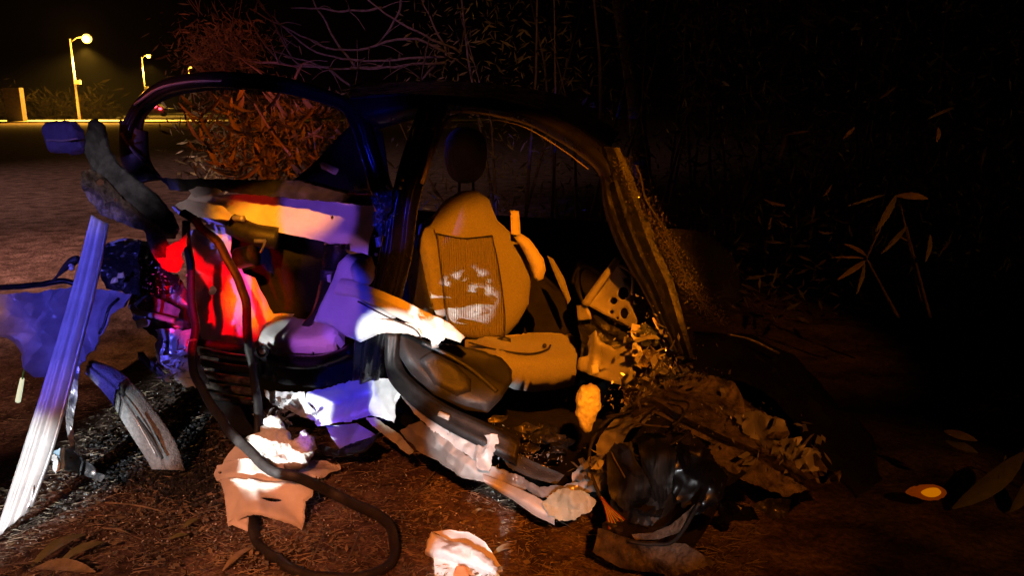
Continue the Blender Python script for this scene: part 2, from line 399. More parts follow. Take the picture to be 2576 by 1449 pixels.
street_lamp(200, 97, 72, 'tall pale pole with the largest and brightest yellow lamp', 60000, (.44, .25, .4), 1.5)
street_lamp(372, 142, 104, 'middle lamp pole, smaller warm lamp beyond the brightest one', 16000, (.27, .2, .2), .9)
street_lamp(485, 170, 142, 'farthest lamp pole, tiny light just above the bent roof rail', 6000, (.2, .15, .1), .5)

# parked car far away on the road
def far_car():
    c = P(392, 288, 100); c.z = 0
    r = thing('parked_car', 'distant grey car with its red tail light lit, on the far road', 'car', c)
    bodym = mat('grey_car_paint', (.16, .16, .17), (.2, .2, .21), .4, .3, 3)
    prof = [(-2.1, .35), (-2.15, .8), (-1.4, .95), (-.8, 1.42), (.7, 1.45), (1.4, 1.0), (2.1, .95), (2.15, .4)]
    V = [c+Vector((x, -.85, z)) for x, z in prof]+[c+Vector((x, .85, z)) for x, z in prof]; n = len(prof)
    Fc = [tuple(range(n)), tuple(range(2*n-1, n-1, -1))]+[(i, n+i, n+(i+1) % n, (i+1) % n) for i in range(n)]
    link('body', V, Fc, bodym, r, False)
    for x in (-1.3, 1.3):
        V, Fc = tubemesh([c+Vector((x, -.9, .33)), c+Vector((x, -.6, .33))], .33, 14); link('wheel', V, Fc, rubber, r)
    gl = mat('dark_glass', (.02, .02, .02), rough=.1)
    link('window', *boxm(c+Vector((0, -.86, 1.2)), (1.4, .03, .34)), gl, r, False)
    tl = mat('tail_light', (.9, .02, .02), emit=(1, .03, .05), estr=14)
    lump('tail_light', c+Vector((.35, -.95, 1.25)), (.3, .08, .2), tl, r, 0); lump('tail_light', c+Vector((1.0, -.95, .95)), (.2, .08, .14), tl, r, 0)
far_car()
link('gate_post', *boxm(P(38, 262, 66)+Vector((0, 0, -.1)), (1.3, .6, 2.8)), mat('stone', (.06, .045, .03), (.14, .10, .07), .9, 0, 4, .4), smooth=False, label='squat stone post at the far left beside the road', cat='post')
# ================================================================ THE WRECK
car = thing('wrecked_car', 'dark car torn open along its side with cream seat and crumpled metal showing', 'car', (0.1, 3.2, 0))
# ---- dark shell behind: floor, far side, roof
def quad(name, pts, m, parent, th=.01, amp=.01):
    return panel(name, pts, m, parent, 40, 0, amp, 4, th)
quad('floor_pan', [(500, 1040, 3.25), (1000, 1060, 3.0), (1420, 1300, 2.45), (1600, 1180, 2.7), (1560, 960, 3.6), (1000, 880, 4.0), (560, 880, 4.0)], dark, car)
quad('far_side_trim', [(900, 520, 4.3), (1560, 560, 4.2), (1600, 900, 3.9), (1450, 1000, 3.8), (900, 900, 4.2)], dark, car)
ribbon('roof_panel', [(880, 246, 3.05), (1080, 236, 2.95), (1290, 262, 2.85), (1440, 318, 2.75), (1530, 380, 2.65)], [(880, 212, 4.3), (1080, 206, 4.2), (1290, 216, 4.15), (1440, 252, 4.1), (1560, 330, 4.0)], black, car, thick=.03, amp=.008, freq=4)
ribbon('roof_rail', [(880, 250, 3.04), (1085, 238, 2.95), (1290, 262, 2.84), (1440, 318, 2.74), (1540, 392, 2.62), (1585, 450, 2.58)], [(930, 330, 3.02), (1120, 285, 2.93), (1290, 303, 2.83), (1400, 352, 2.75), (1490, 420, 2.66), (1535, 500, 2.6)], black, car, prof=lambda t: .03*math.sin(math.pi*t), thick=.02)
# rear window frame: glossy bowed rail
ribbon('rear_window_rail', [(300, 345, 3.5), (312, 300, 3.5), (352, 238, 3.48), (420, 197, 3.42), (520, 182, 3.34), (610, 186, 3.27), (710, 198, 3.2), (800, 222, 3.12), (880, 252, 3.05), (925, 300, 3.0), (945, 370, 2.98), (985, 480, 2.96)],
       [(352, 345, 3.5), (362, 300, 3.5), (396, 262, 3.48), (455, 238, 3.42), (555, 226, 3.34), (650, 228, 3.27), (740, 240, 3.2), (815, 262, 3.12), (868, 288, 3.06), (888, 330, 3.03), (905, 385, 3.01), (930, 490, 2.99)], black, car, n=70, k=15, prof=lambda t: .035*math.sin(math.pi*t)+(.012*math.sin(math.pi*4*t)), thick=.02, amp=.003)
ribbon('window_frame_post', [(300, 300, 3.52), (303, 400, 3.5), (335, 470, 3.45)], [(366, 330, 3.5), (372, 400, 3.48), (405, 450, 3.44)], blackpl, car, prof=lambda t: .03*math.sin(math.pi*t), thick=.02)
tube('window_seal', [(305, 335, 3.47), (340, 385, 3.44), (385, 425, 3.42), (402, 445, 3.4)], .006, bark, car)
tube('rail_drip_moulding', [(340, 262, 3.45), (400, 222, 3.42), (480, 205, 3.36), (560, 204, 3.3)], .012, primer, car, sides=6, flat=.5)
# rear side glass area and shelf
panel('window_ledge', [(400, 448, 3.42), (520, 450, 3.4), (640, 452, 3.36), (740, 452, 3.3), (880, 490, 3.15), (960, 490, 3.0), (960, 520, 3.0), (760, 500, 3.25), (560, 482, 3.38), (430, 478, 3.42)], blackpl, car, 10, 2, .006, 12)
panel('quarter_panel_inner', [(735, 455, 3.5), (800, 400, 3.5), (850, 345, 3.48), (895, 300, 3.4), (960, 330, 3.3), (985, 495, 3.2), (880, 495, 3.35)], black, car, 24, 0, .004, 6)
panel('reflective_label', [(803, 410, 3.44), (812, 406, 3.44), (851, 424, 3.42), (850, 439, 3.42), (838, 438, 3.42), (808, 424, 3.44)], yellowl, car, 8, .8, .001, 30)
# C pillar torn sheet at left
bp = panel('torn_pillar_sheet', [(210, 345, 3.0), (222, 312, 3.02), (240, 295, 3.03), (262, 312, 3.02), (275, 372, 3.0), (300, 412, 2.98), (345, 450, 2.98), (400, 492, 2.98), (438, 540, 2.95), (452, 575, 2.93), (440, 600, 2.92), (410, 598, 2.9), (380, 565, 2.9), (330, 520, 2.93), (275, 470, 2.95), (230, 425, 2.97), (212, 385, 2.99)], bluegrey, car, 7, 1.6, .016, 15, bulge=.015, bw=10, smooth=True)
panel('torn_pillar_skin', [(207, 430, 2.93), (225, 425, 2.95), (262, 445, 2.93), (310, 500, 2.9), (350, 535, 2.88), (385, 570, 2.87), (410, 610, 2.86), (400, 650, 2.85), (385, 625, 2.85), (358, 580, 2.86), (300, 560, 2.88), (262, 543, 2.9), (228, 505, 2.92), (212, 470, 2.93)], dirty, car, 7, 1.5, .018, 17, holes=[(251, 458, 10, .95), (292, 502, 4)])
panel('torn_inner_skin', [(345, 545, 2.88), (385, 560, 2.86), (418, 590, 2.85), (430, 640, 2.84), (410, 668, 2.84), (392, 650, 2.85), (368, 602, 2.86)], dirty, car, 7, 1, .009, 22)
panel('ragged_bracket', [(392, 650, 2.83), (418, 648, 2.83), (420, 620, 2.83), (448, 608, 2.82), (470, 585, 2.82), (470, 620, 2.82), (455, 640, 2.82), (462, 660, 2.82), (445, 685, 2.83), (425, 683, 2.83), (405, 672, 2.83)], cream, car, 6, 2, .008, 25)
panel('crumpled_end', [(115, 310, 3.25), (140, 302, 3.25), (200, 305, 3.22), (212, 330, 3.2), (210, 380, 3.2), (185, 390, 3.22), (125, 385, 3.25), (116, 350, 3.25)], mat('blue_fabric', (.05, .06, .12), (.12, .13, .22), .7, 0, 14), car, 9, 2.5, .03, 12, bulge=.04, bw=20, smooth=False)
tube('crumpled_end_cord', [(118, 352, 3.16), (160, 353, 3.14), (195, 348, 3.14)], .004, primer, car)
# rear corner: dark wheel housing with bulky bits
panel('rear_light_housing', [(268, 612, 3.15), (300, 602, 3.15), (380, 612, 3.1), (420, 680, 3.05), (450, 700, 3.1), (440, 740, 3.1), (350, 745, 3.12), (262, 728, 3.15), (250, 670, 3.15)], black, car, 10, 2, .02, 14, smooth=False)
tube('chrome_edge', [(278, 612, 3.08), (310, 602, 3.07), (345, 605, 3.06)], .005, silver, car)
for a in ((285, 700), (300, 688)): panel('amber_fragment', [(a[0]-8, a[1]+14, 3.08), (a[0]-3, a[1], 3.08), (a[0]+10, a[1]-4, 3.08), (a[0]+12, a[1]+10, 3.08)], yellowl, car, 5, 1, .003, 40)
panel('wheel_arch_inner', [(330, 700, 3.2), (450, 690, 3.15), (480, 760, 3.1), (470, 880, 3.1), (400, 860, 3.1), (330, 800, 3.15)], dull, car, 10, 2, .03, 10)
panel('torn_arch_flap', [(345, 770, 3.1), (370, 740, 3.1), (420, 760, 3.08), (455, 780, 3.06), (450, 800, 3.06), (400, 790, 3.07), (350, 785, 3.1)], bluegrey, car, 8, 1, .012, 14)
tube('brake_pipe', [(330, 770, 3.08), (345, 785, 3.06), (390, 795, 3.04), (440, 808, 3.02)], .012, primer, car)
panel('pale_tag', [(340, 808, 3.03), (360, 799, 3.03), (378, 808, 3.03), (372, 822, 3.03), (345, 826, 3.03)], whitem, car, 6, 1, .002, 30)
panel('rear_lower_metal', [(388, 830, 3.1), (470, 830, 3.05), (500, 900, 3.0), (515, 975, 3.0), (455, 955, 3.05), (425, 935, 3.06), (395, 900, 3.1)], silver, car, 8, 3, .03, 13, smooth=False)
panel('rear_lower_metal', [(400, 890, 3.05), (440, 905, 3.02), (480, 870, 3.0), (498, 950, 2.98), (520, 978, 2.97), (440, 960, 3.03), (415, 935, 3.05)], whitem, car, 9, 3, .02, 15, smooth=False)
panel('plastic_skirt_piece', [(345, 885, 3.05), (358, 885, 3.05), (430, 955, 3.0), (422, 968, 3.0), (350, 905, 3.05)], blackpl, car, 8, 1, .004)
# ---- rear cabin: pale trim lit by the coloured lamps
panel('rear_shelf_trim', [(470, 500, 3.42), (490, 470, 3.45), (540, 490, 3.44), (640, 487, 3.42), (760, 498, 3.36), (925, 513, 3.22), (942, 520, 3.2), (949, 545, 3.2), (930, 605, 3.2), (925, 642, 3.2), (880, 630, 3.22), (810, 606, 3.3), (700, 584, 3.36), (600, 570, 3.4), (520, 562, 3.42), (480, 540, 3.42)], felt, car, 14, .6, .012, 5, holes=[(836, 547, 4, 1.3)])
panel('torn_headliner_scrap', [(430, 520, 3.3), (470, 500, 3.3), (560, 520, 3.28), (588, 540, 3.28), (570, 556, 3.28), (510, 548, 3.3), (450, 540, 3.3)], felt, car, 8, 2, .012, 12)
panel('torn_headliner_scrap', [(475, 478, 3.3), (500, 469, 3.32), (545, 473, 3.3), (563, 484, 3.3), (540, 490, 3.3), (490, 497, 3.3)], felt, car, 8, 1.5, .006, 18)
panel('rear_side_trim', [(485, 585, 3.45), (520, 560, 3.45), (575, 575, 3.44), (582, 640, 3.42), (615, 688, 3.42), (645, 700, 3.4), (672, 755, 3.4), (690, 790, 3.38), (745, 792, 3.35), (720, 815, 3.3), (690, 860, 3.25), (640, 885, 3.25), (560, 868, 3.3), (510, 858, 3.35), (488, 800, 3.4)], felt, car, 12, 0, .045, 7, holes=[(530, 730, 11, 1.1)])
panel('rear_seat_cushion', [(650, 868, 3.18), (665, 830, 3.25), (700, 806, 3.3), (745, 805, 3.3), (790, 815, 3.28), (840, 820, 3.22), (868, 838, 3.15), (868, 865, 3.12), (845, 890, 3.1), (790, 898, 3.1), (700, 895, 3.12), (665, 888, 3.15)], felt, car, 12, 0, .008, 7, bulge=.06, bw=30)
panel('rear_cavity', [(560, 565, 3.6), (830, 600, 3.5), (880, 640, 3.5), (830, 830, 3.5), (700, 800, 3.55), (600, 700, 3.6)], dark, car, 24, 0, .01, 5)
tube('seat_latch', [(590, 548, 3.36), (612, 550, 3.33)], .014, silver, car, sides=6)
tube('seat_belt_reel', [(585, 565, 3.4), (640, 590, 3.36), (700, 600, 3.36)], .05, blackpl, car)
tube('latch_rod', [(640, 606, 3.25), (668, 606, 3.25)], .008, silver, car); tube('latch_rod', [(668, 604, 3.25), (660, 625, 3.25), (655, 636, 3.25)], .005, silver, car)
tube('spool', [(600, 650, 3.33), (640, 640, 3.31)], .045, blackpl, car, sides=16)
ribbon('belt_anchor_post', [(815, 612, 3.18), (805, 700, 3.18), (785, 780, 3.2), (760, 815, 3.22)], [(868, 615, 3.15), (862, 660, 3.15), (830, 740, 3.17), (778, 822, 3.2)], black, car, prof=lambda t: .02*math.sin(math.pi*t), thick=.01)
panel('belt_slot', [(806, 678, 3.12), (842, 680, 3.12), (842, 712, 3.12), (806, 705, 3.12)], blackpl, car, 10)
panel('belt_slot_tag', [(822, 692, 3.1), (833, 690, 3.1), (832, 712, 3.1), (823, 708, 3.1)], whitem, car, 8)
# ---- B pillar
def bprof(t): return .05*math.sin(math.pi*t)+.014*math.sin(math.pi*5*t)
ribbon('centre_pillar', [(1072, 240, 2.95), (1045, 310, 2.95), (1012, 400, 2.94), (982, 520, 2.92), (955, 640, 2.9), (935, 740, 2.9), (895, 850, 2.9), (888, 950, 2.92)],
       [(1125, 268, 2.9), (1090, 350, 2.9), (1072, 430, 2.9), (1050, 520, 2.88), (1035, 640, 2.87), (1012, 740, 2.86), (985, 850, 2.86), (965, 950, 2.88)], black, car, n=60, k=25, prof=bprof, thick=.01, amp=.002)
tube('door_seal_on_pillar', [(1062, 462, 2.83), (1078, 410, 2.83), (1090, 370, 2.83), (1108, 325, 2.84), (1128, 300, 2.84), (1152, 288, 2.84)], [.009, .008, .012, .009, .009, .006], sealm, car)
tube('roof_edge_highlight_strip', [(1165, 288, 2.83), (1290, 310, 2.81), (1350, 335, 2.78), (1420, 380, 2.72), (1480, 425, 2.68)], .0022, sealm, car)
panel('pillar_latch_bracket', [(930, 480, 2.88), (985, 478, 2.86), (990, 520, 2.86), (965, 560, 2.86), (960, 600, 2.87), (940, 560, 2.88)], dull, car, 6, 3, .016, 25, smooth=False)
panel('striker_plate', [(943, 598, 2.84), (958, 594, 2.84), (961, 618, 2.84), (946, 624, 2.84)], silver, car, 8, .5)
for z in ((946, 640), (975, 468), (962, 530), (1012, 452), (1008, 472)): lump('bolt', P(z[0], z[1], 2.83), (.007, .007, .007), silver, car, 0, nu=8, nv=6)
# pale pillar trim pulled loose
panel('pillar_trim', [(852, 660, 2.83), (872, 640, 2.82), (905, 636, 2.81), (932, 645, 2.8), (943, 672, 2.8), (940, 705, 2.8), (925, 722, 2.8), (905, 735, 2.79), (960, 770, 2.76), (1000, 790, 2.74), (985, 832, 2.74), (950, 842, 2.75), (905, 862, 2.77), (868, 848, 2.79), (835, 820, 2.81), (790, 808, 2.83), (812, 758, 2.83), (838, 705, 2.83)], felt, car, 10, .5, .012, 7, bulge=.02, bw=25)
lump('pillar_trim_curl', P(910, 682, 2.77), (.042, .03, .052), felt, car, .25, 8)
ribbon('sill_trim_strip', [(858, 700, 2.77), (905, 712, 2.74), (1000, 750, 2.68), (1080, 790, 2.62), (1130, 815, 2.58), (1168, 850, 2.56)], [(845, 740, 2.77), (905, 752, 2.75), (1000, 798, 2.69), (1070, 832, 2.63), (1120, 850, 2.59), (1160, 862, 2.57)], cream, car, prof=lambda t: .018*math.sin(math.pi*t)+.004*math.sin(9*t), amp=.006, freq=12)
panel('sill_trim_flap', [(940, 800, 2.74), (1050, 815, 2.66), (1120, 848, 2.6), (1100, 868, 2.6), (1075, 850, 2.62), (1040, 842, 2.66), (985, 838, 2.7), (950, 840, 2.73)], cream, car, 9, 2, .008, 14)
tube('trim_wire', [(900, 758, 2.72), (980, 800, 2.67), (1040, 826, 2.63), (1060, 850, 2.6)], .003, rubber, car)
# ---- front seat
seat = bpy.data.objects.new('front_seat', None); COL.objects.link(seat); seat.parent = car; seat.location = Vector((-.1, 3.3, .3))-car.location
rib = mat('ribbed_insert', (.23, .215, .18), (.31, .29, .255), .95, 0, 130, .25, 200, spec=.1, stretch=None)
def ribadd(m):
    n = m.node_tree.nodes; L = m.node_tree.links; b = n['Principled BSDF']; tc = n.new('ShaderNodeTexCoord')
    w = n.new('ShaderNodeTexWave'); w.inputs['Scale'].default_value = 46; w.inputs['Distortion'].default_value = .6; w.bands_direction = 'X'
    L.new(tc.outputs['Object'], w.inputs[0]); bp = n.new('ShaderNodeBump'); bp.inputs['Distance'].default_value = .004; bp.inputs['Strength'].default_value = 1
    L.new(w.outputs[1], bp.inputs['Height']); L.new(bp.outputs[0], b.inputs['Normal'])
ribadd(rib)
panel('backrest', [(1057, 590, 3.22), (1062, 562, 3.26), (1095, 540, 3.3), (1125, 500, 3.34), (1158, 480, 3.36), (1195, 477, 3.37), (1228, 498, 3.38), (1252, 555, 3.38), (1290, 590, 3.36), (1322, 640, 3.34), (1336, 700, 3.32), (1330, 765, 3.3), (1305, 812, 3.28), (1272, 848, 3.26), (1190, 855, 3.2), (1130, 850, 3.16), (1095, 815, 3.14), (1078, 740, 3.15), (1065, 660, 3.18)], seatf, seat, 10, 0, .003, 5, bulge=.07, bw=45, thick=.05, back=.05)
panel('insert', [(1098, 587, 3.145), (1130, 594, 3.165), (1165, 599, 3.175), (1200, 597, 3.185), (1238, 592, 3.195), (1250, 640, 3.185), (1262, 720, 3.165), (1270, 790, 3.145), (1268, 846, 3.125), (1200, 852, 3.085), (1140, 845, 3.055), (1122, 790, 3.055), (1112, 700, 3.085), (1102, 620, 3.125)], rib, seat, 9, 0, .002, 5, bulge=.012, bw=8, thick=.03)
tube('piping', [(1098, 587, 3.130), (1112, 700, 3.070), (1122, 790, 3.040), (1140, 846, 3.030)], .0035, rubber, seat)
tube('piping', [(1238, 592, 3.180), (1256, 680, 3.160), (1270, 790, 3.130), (1269, 846, 3.110)], .0025, rubber, seat)
tube('piping', [(1098, 587, 3.130), (1130, 594, 3.150), (1165, 599, 3.160), (1200, 597, 3.170), (1238, 592, 3.180)], .0025, rubber, seat)
panel('side_bolster', [(1050, 600, 3.16), (1062, 572, 3.18), (1085, 575, 3.16), (1100, 620, 3.12), (1112, 700, 3.08), (1120, 790, 3.05), (1105, 808, 3.05), (1085, 765, 3.07), (1068, 690, 3.12)], seatf, seat, 8, 0, .002, 6, bulge=.035, bw=24, thick=.03)
panel('bolster_side_cover', [(1022, 660, 3.25), (1045, 590, 3.25), (1062, 640, 3.12), (1075, 720, 3.09), (1088, 790, 3.08), (1060, 800, 3.15), (1030, 760, 3.2)], greypl, seat, 12, 0, .002, 6, thick=.02)
panel('headrest', [(1118, 390, 3.42), (1125, 345, 3.42), (1150, 322, 3.42), (1190, 322, 3.42), (1218, 345, 3.42), (1224, 390, 3.42), (1215, 435, 3.42), (1190, 458, 3.42), (1152, 458, 3.42), (1127, 435, 3.42)], seatf, seat, 10, 0, 0, 5, bulge=.06, bw=45, thick=.04, back=.04, curve=True)
for u in (1155, 1190): tube('headrest_post', [(u, 450, 3.43), (u, 485, 3.43)], .007, silver, seat)
panel('seat_cushion', [(1170, 856, 3.1), (1240, 849, 3.16), (1310, 845, 3.2), (1380, 840, 3.22), (1444, 845, 3.2), (1456, 885, 3.1), (1452, 928, 3.0), (1400, 940, 2.95), (1345, 944, 2.92), (1300, 938, 2.9), (1262, 920, 2.9), (1230, 890, 2.95), (1195, 868, 3.05)], seatf, seat, 10, 0, .004, 6, bulge=.035, bw=22, thick=.08)
tube('cushion_piping', [(1180, 862, 3.03), (1250, 880, 2.95), (1330, 890, 2.94), (1375, 880, 3.0), (1385, 868, 3.03)], .0035, rubber, seat)
panel('seat_latch_notch', [(1250, 851, 3.08), (1268, 846, 3.08), (1285, 852, 3.08), (1284, 868, 3.06), (1262, 870, 3.06)], blackpl, seat, 7, 1)
lump('button', P(1370, 870, 3.02), (.009, .006, .009), blackpl, seat, 0, nu=10, nv=6)
panel('side_airbag', [(1292, 596, 3.2), (1310, 588, 3.2), (1330, 600, 3.18), (1352, 628, 3.16), (1368, 652, 3.15), (1373, 680, 3.15), (1366, 702, 3.15), (1352, 708, 3.15), (1342, 695, 3.16), (1330, 660, 3.17), (1312, 625, 3.18)], cream, car, 8, 1, .004, 16, bulge=.025, bw=20)
panel('seat_belt', [(1284, 528, 3.3), (1306, 530, 3.3), (1310, 592, 3.22), (1286, 588, 3.22)], cream, car, 10, 0, .003, 8)
panel('far_seat_edge', [(1376, 642, 3.6), (1392, 652, 3.6), (1420, 700, 3.55), (1436, 752, 3.5), (1428, 765, 3.5), (1405, 715, 3.55)], seatf, car, 9, 0, .003, 5, bulge=.02)
def ring(name, u, v, Y, r, rr, m, parent, tilt, **kw):
    c = P(u, v, Y); V = []; Fc = []; n = 36; k = 8; M = Matrix.Rotation(tilt[0], 3, 'X') @ Matrix.Rotation(tilt[1], 3, 'Z')
    for i in range(n):
        a = i*math.tau/n
        for j in range(k):
            b = j*math.tau/k; V.append(c+M @ Vector(((r+rr*math.cos(b))*math.cos(a), rr*math.sin(b), (r+rr*math.cos(b))*math.sin(a))))
    for i in range(n):
        for j in range(k): Fc.append((i*k+j, i*k+(j+1) % k, ((i+1) % n)*k+(j+1) % k, ((i+1) % n)*k+j))
    return link(name, V, Fc, m, parent, **kw)
sw = ring('steering_wheel', 1500, 735, 3.3, .12, .014, blackpl, car, (.5, -.9))
# ---- front: dash bracket with punched holes
panel('punched_bracket', [(1552, 652, 2.75), (1575, 690, 2.7), (1585, 720, 2.68), (1598, 762, 2.66), (1606, 800, 2.65), (1600, 832, 2.66), (1565, 812, 2.68), (1520, 792, 2.72), (1478, 768, 2.76), (1500, 738, 2.77), (1530, 690, 2.77)], primer, car, 7, 1, .005, 12, holes=[(1567, 738, 14, 1.2), (1543, 757, 9), (1570, 788, 11, 1.3), (1574, 704, 6), (1537, 785, 5), (1552, 800, 4)])
ribbon('bracket_flange', [(1549, 645, 2.73), (1510, 695, 2.75), (1462, 762, 2.76)], [(1562, 655, 2.72), (1525, 705, 2.73), (1480, 772, 2.75)], primer, car, prof=lambda t: .01*math.sin(math.pi*t), n=16, k=5)
panel('bracket_foot', [(1450, 768, 2.8), (1476, 764, 2.78), (1486, 790, 2.76), (1488, 803, 2.76), (1455, 806, 2.78)], primer, car, 7, 1, .004)
panel('dark_dash_block', [(1455, 805, 2.85), (1500, 785, 2.8), (1600, 830, 2.75), (1600, 875, 2.75), (1540, 880, 2.8), (1520, 900, 2.82), (1465, 925, 2.85), (1455, 880, 2.87)], blackpl, car, 9, 2, .03, 12, smooth=False)
panel('door_hinge_panel', [(1480, 845, 2.72), (1502, 830, 2.7), (1512, 858, 2.69), (1545, 880, 2.66), (1590, 862, 2.63), (1602, 905, 2.6), (1598, 945, 2.6), (1580, 978, 2.6), (1520, 955, 2.66), (1450, 928, 2.72), (1456, 900, 2.72), (1478, 895, 2.71)], primer, car, 7, 2, .004, 11, fun=lambda x, y, e: .014*math.exp(-((x-1495-(y-900)*-.1)/9)**2))
panel('reflective_tab', [(1487, 920, 2.66), (1505, 916, 2.66), (1508, 938, 2.66), (1490, 944, 2.66)], whitem, car, 8, 1)
panel('foam_chunk', [(1449, 1003, 2.48), (1463, 976, 2.48), (1490, 969, 2.48), (1510, 984, 2.48), (1513, 1018, 2.48), (1498, 1058, 2.48), (1480, 1091, 2.48), (1463, 1080, 2.48), (1447, 1040, 2.48)], foamm, car, 4, 2.5, .0054, 30, bulge=.03, bw=22, back=.03, thick=.02, fun=lambda x, y, e: .007*noise.noise(Vector((x*.12, y*.12, 0)))+.005*noise.noise(Vector((x*.3, y*.3, 5))))
# ---- A pillar
ribbon('front_pillar', [(1500, 375, 2.66), (1512, 460, 2.62), (1522, 540, 2.58), (1562, 640, 2.52), (1620, 740, 2.46), (1690, 880, 2.38)], [(1560, 372, 2.62), (1590, 440, 2.58), (1622, 520, 2.54), (1662, 630, 2.48), (1702, 730, 2.42), (1748, 905, 2.35)], pillarm, car, n=50, k=11, prof=lambda t: .03*math.sin(math.pi*t)+.006*math.sin(14*t), thick=.02, amp=.008, freq=9)
def shards(name, path, w, n, m, parent, size, seedv, **kw):
    ra = random.Random(seedv); c = catmull(path, 200); parts = []
    for i in range(n):
        p = c[ra.randrange(200)]; q = P(p[0]+ra.gauss(0, w), p[1]+ra.gauss(0, w*.6), p[2]+ra.uniform(-.05, .02))
        s = size*ra.uniform(.4, 1.4); M = Matrix.Rotation(ra.uniform(0, 6), 3, 'X') @ Matrix.Rotation(ra.uniform(0, 6), 3, 'Y')
        parts.append(boxm(q, (s, s*ra.uniform(.4, 1), s*.4), M))
    V, Fc = merge(parts); return link(name, V, Fc, m, parent, False, **kw)
shards('broken_windscreen_edge', [(1560, 400, 2.55), (1640, 540, 2.47), (1690, 640, 2.4), (1740, 730, 2.36), (1810, 810, 2.4)], 16, 2600, glassm, car, .0032, 3, kind='stuff')
tube('windscreen_rubber', [(1590, 420, 2.52), (1650, 540, 2.45), (1700, 640, 2.4), (1752, 740, 2.36), (1800, 800, 2.36)], .006, rubber, car, wob=.02, sides=6, flat=.4)
panel('windscreen', [(1640, 590, 2.5), (1700, 575, 2.6), (1780, 590, 2.65), (1845, 650, 2.65), (1860, 720, 2.6), (1830, 790, 2.5), (1770, 800, 2.42), (1715, 730, 2.42), (1670, 650, 2.46)], screenm, car, 12, 1, .01, 8, curve=True)
# ---- crumpled front end
rf = random.Random(11)
def crumple_field(specs, mats_):
    for i, (u, v, Y, w, h) in enumerate(specs):
        k = 7; pts = []
        for j in range(k):
            a = j*math.tau/k+rf.uniform(-.3, .3); s = rf.uniform(.65, 1.25)
            pts.append((u+w*s*math.cos(a), v+h*s*math.sin(a), Y+rf.uniform(-.06, .06)))
        panel('crumpled_panel', pts, mats_[i % len(mats_)], car, max(6, w/5), 2, rf.uniform(.015, .04), rf.uniform(9, 20), .003, smooth=(i % 3 == 0), seed=i)
crumple_field([(1650, 730, 2.58, 26, 50), (1665, 790, 2.52, 36, 40), (1640, 850, 2.5, 55, 28), (1690, 860, 2.45, 45, 26), (1650, 900, 2.5, 36, 30), (1680, 920, 2.42, 60, 30), (1640, 965, 2.42, 55, 26), (1720, 960, 2.38, 60, 25), (1630, 1010, 2.4, 40, 22), (1780, 930, 2.42, 60, 30), (1665, 760, 2.5, 28, 48)], [dull, dull, bluegrey, dull, dirty])
panel('yellow_lit_fold', [(1590, 815, 2.5), (1610, 818, 2.5), (1612, 852, 2.5), (1598, 860, 2.5), (1588, 845, 2.5)], cream, car, 6, 1.5, .008, 22)
panel('yellow_lit_fold', [(1640, 800, 2.44), (1665, 812, 2.43), (1690, 835, 2.42), (1700, 852, 2.42), (1672, 846, 2.43), (1655, 830, 2.44)], cream, car, 6, 1.5, .008, 22)
panel('bent_white_plate', [(1593, 862, 2.47), (1612, 858, 2.47), (1616, 885, 2.47), (1608, 900, 2.47), (1590, 896, 2.47)], whitem, car, 6, 1, .006, 24)
tube('bent_pipe', [(1600, 690, 2.6), (1560, 668, 2.62), (1590, 690, 2.6), (1590, 740, 2.6)], .005, yellowl, car)
ribbon('inner_wing_rail', [(1600, 1000, 2.35), (1660, 975, 2.32), (1740, 1000, 2.25), (1850, 1060, 2.18), (1960, 1120, 2.12), (2060, 1200, 2.05)], [(1590, 1060, 2.33), (1640, 1040, 2.3), (1720, 1080, 2.24), (1800, 1120, 2.18), (1900, 1165, 2.12), (2000, 1218, 2.06)], dirty, car, prof=lambda t: .03*math.sin(math.pi*t)-.02*math.sin(math.pi*3*t), amp=.01, thick=.006)
panel('upper_wing_sheet', [(1660, 965, 2.35), (1740, 945, 2.35), (1840, 950, 2.32), (1870, 1000, 2.26), (1880, 1060, 2.22), (1800, 1040, 2.25), (1730, 1010, 2.28)], dirty, car, 9, 1.5, .012, 9, holes=[[(1728, 1012), (1768, 1015), (1770, 1038), (1735, 1030)]])
link('relay_box', *pxbox(1732, 1014, 1766, 1040, 2.26, .05), cream, car, False)
crumple_field([(1905, 1060, 2.15, 36, 22), (1950, 1080, 2.12, 32, 24), (1930, 1120, 2.12, 28, 22), (1990, 1140, 2.08, 30, 20), (2010, 1165, 2.06, 28, 22), (2055, 1180, 2.05, 26, 18), (2030, 1130, 2.12, 24, 16), (2100, 1210, 2.05, 24, 12), (1850, 1120, 2.2, 40, 22)], [primer, dirty, dirty])
panel('wing_cavity_sheet', [(1630, 930, 2.45), (1760, 895, 2.5), (1900, 935, 2.5), (2020, 1015, 2.4), (2105, 1115, 2.25), (2140, 1200, 2.15), (2060, 1215, 2.12), (1960, 1130, 2.2), (1850, 1065, 2.3), (1740, 1010, 2.38), (1650, 985, 2.42)], dirty, car, 11, 2, .03, 7)
panel('torn_wing_sheet', [(1850, 1040, 2.16), (1910, 1035, 2.14), (1975, 1062, 2.1), (1985, 1100, 2.1), (1930, 1125, 2.12), (1880, 1090, 2.15)], primer, car, 7, 3, .02, 13)
panel('torn_wing_sheet', [(1960, 1105, 2.1), (2010, 1100, 2.08), (2065, 1140, 2.06), (2060, 1185, 2.05), (2005, 1190, 2.06), (1975, 1150, 2.08)], primer, car, 7, 3, .022, 14)
panel('lower_wing_sheet', [(1780, 1120, 2.16), (1850, 1125, 2.14), (1960, 1185, 2.08), (2040, 1230, 2.04), (1980, 1250, 2.04), (1880, 1215, 2.08), (1800, 1165, 2.13)], dirty, car, 8, 3, .025, 10)
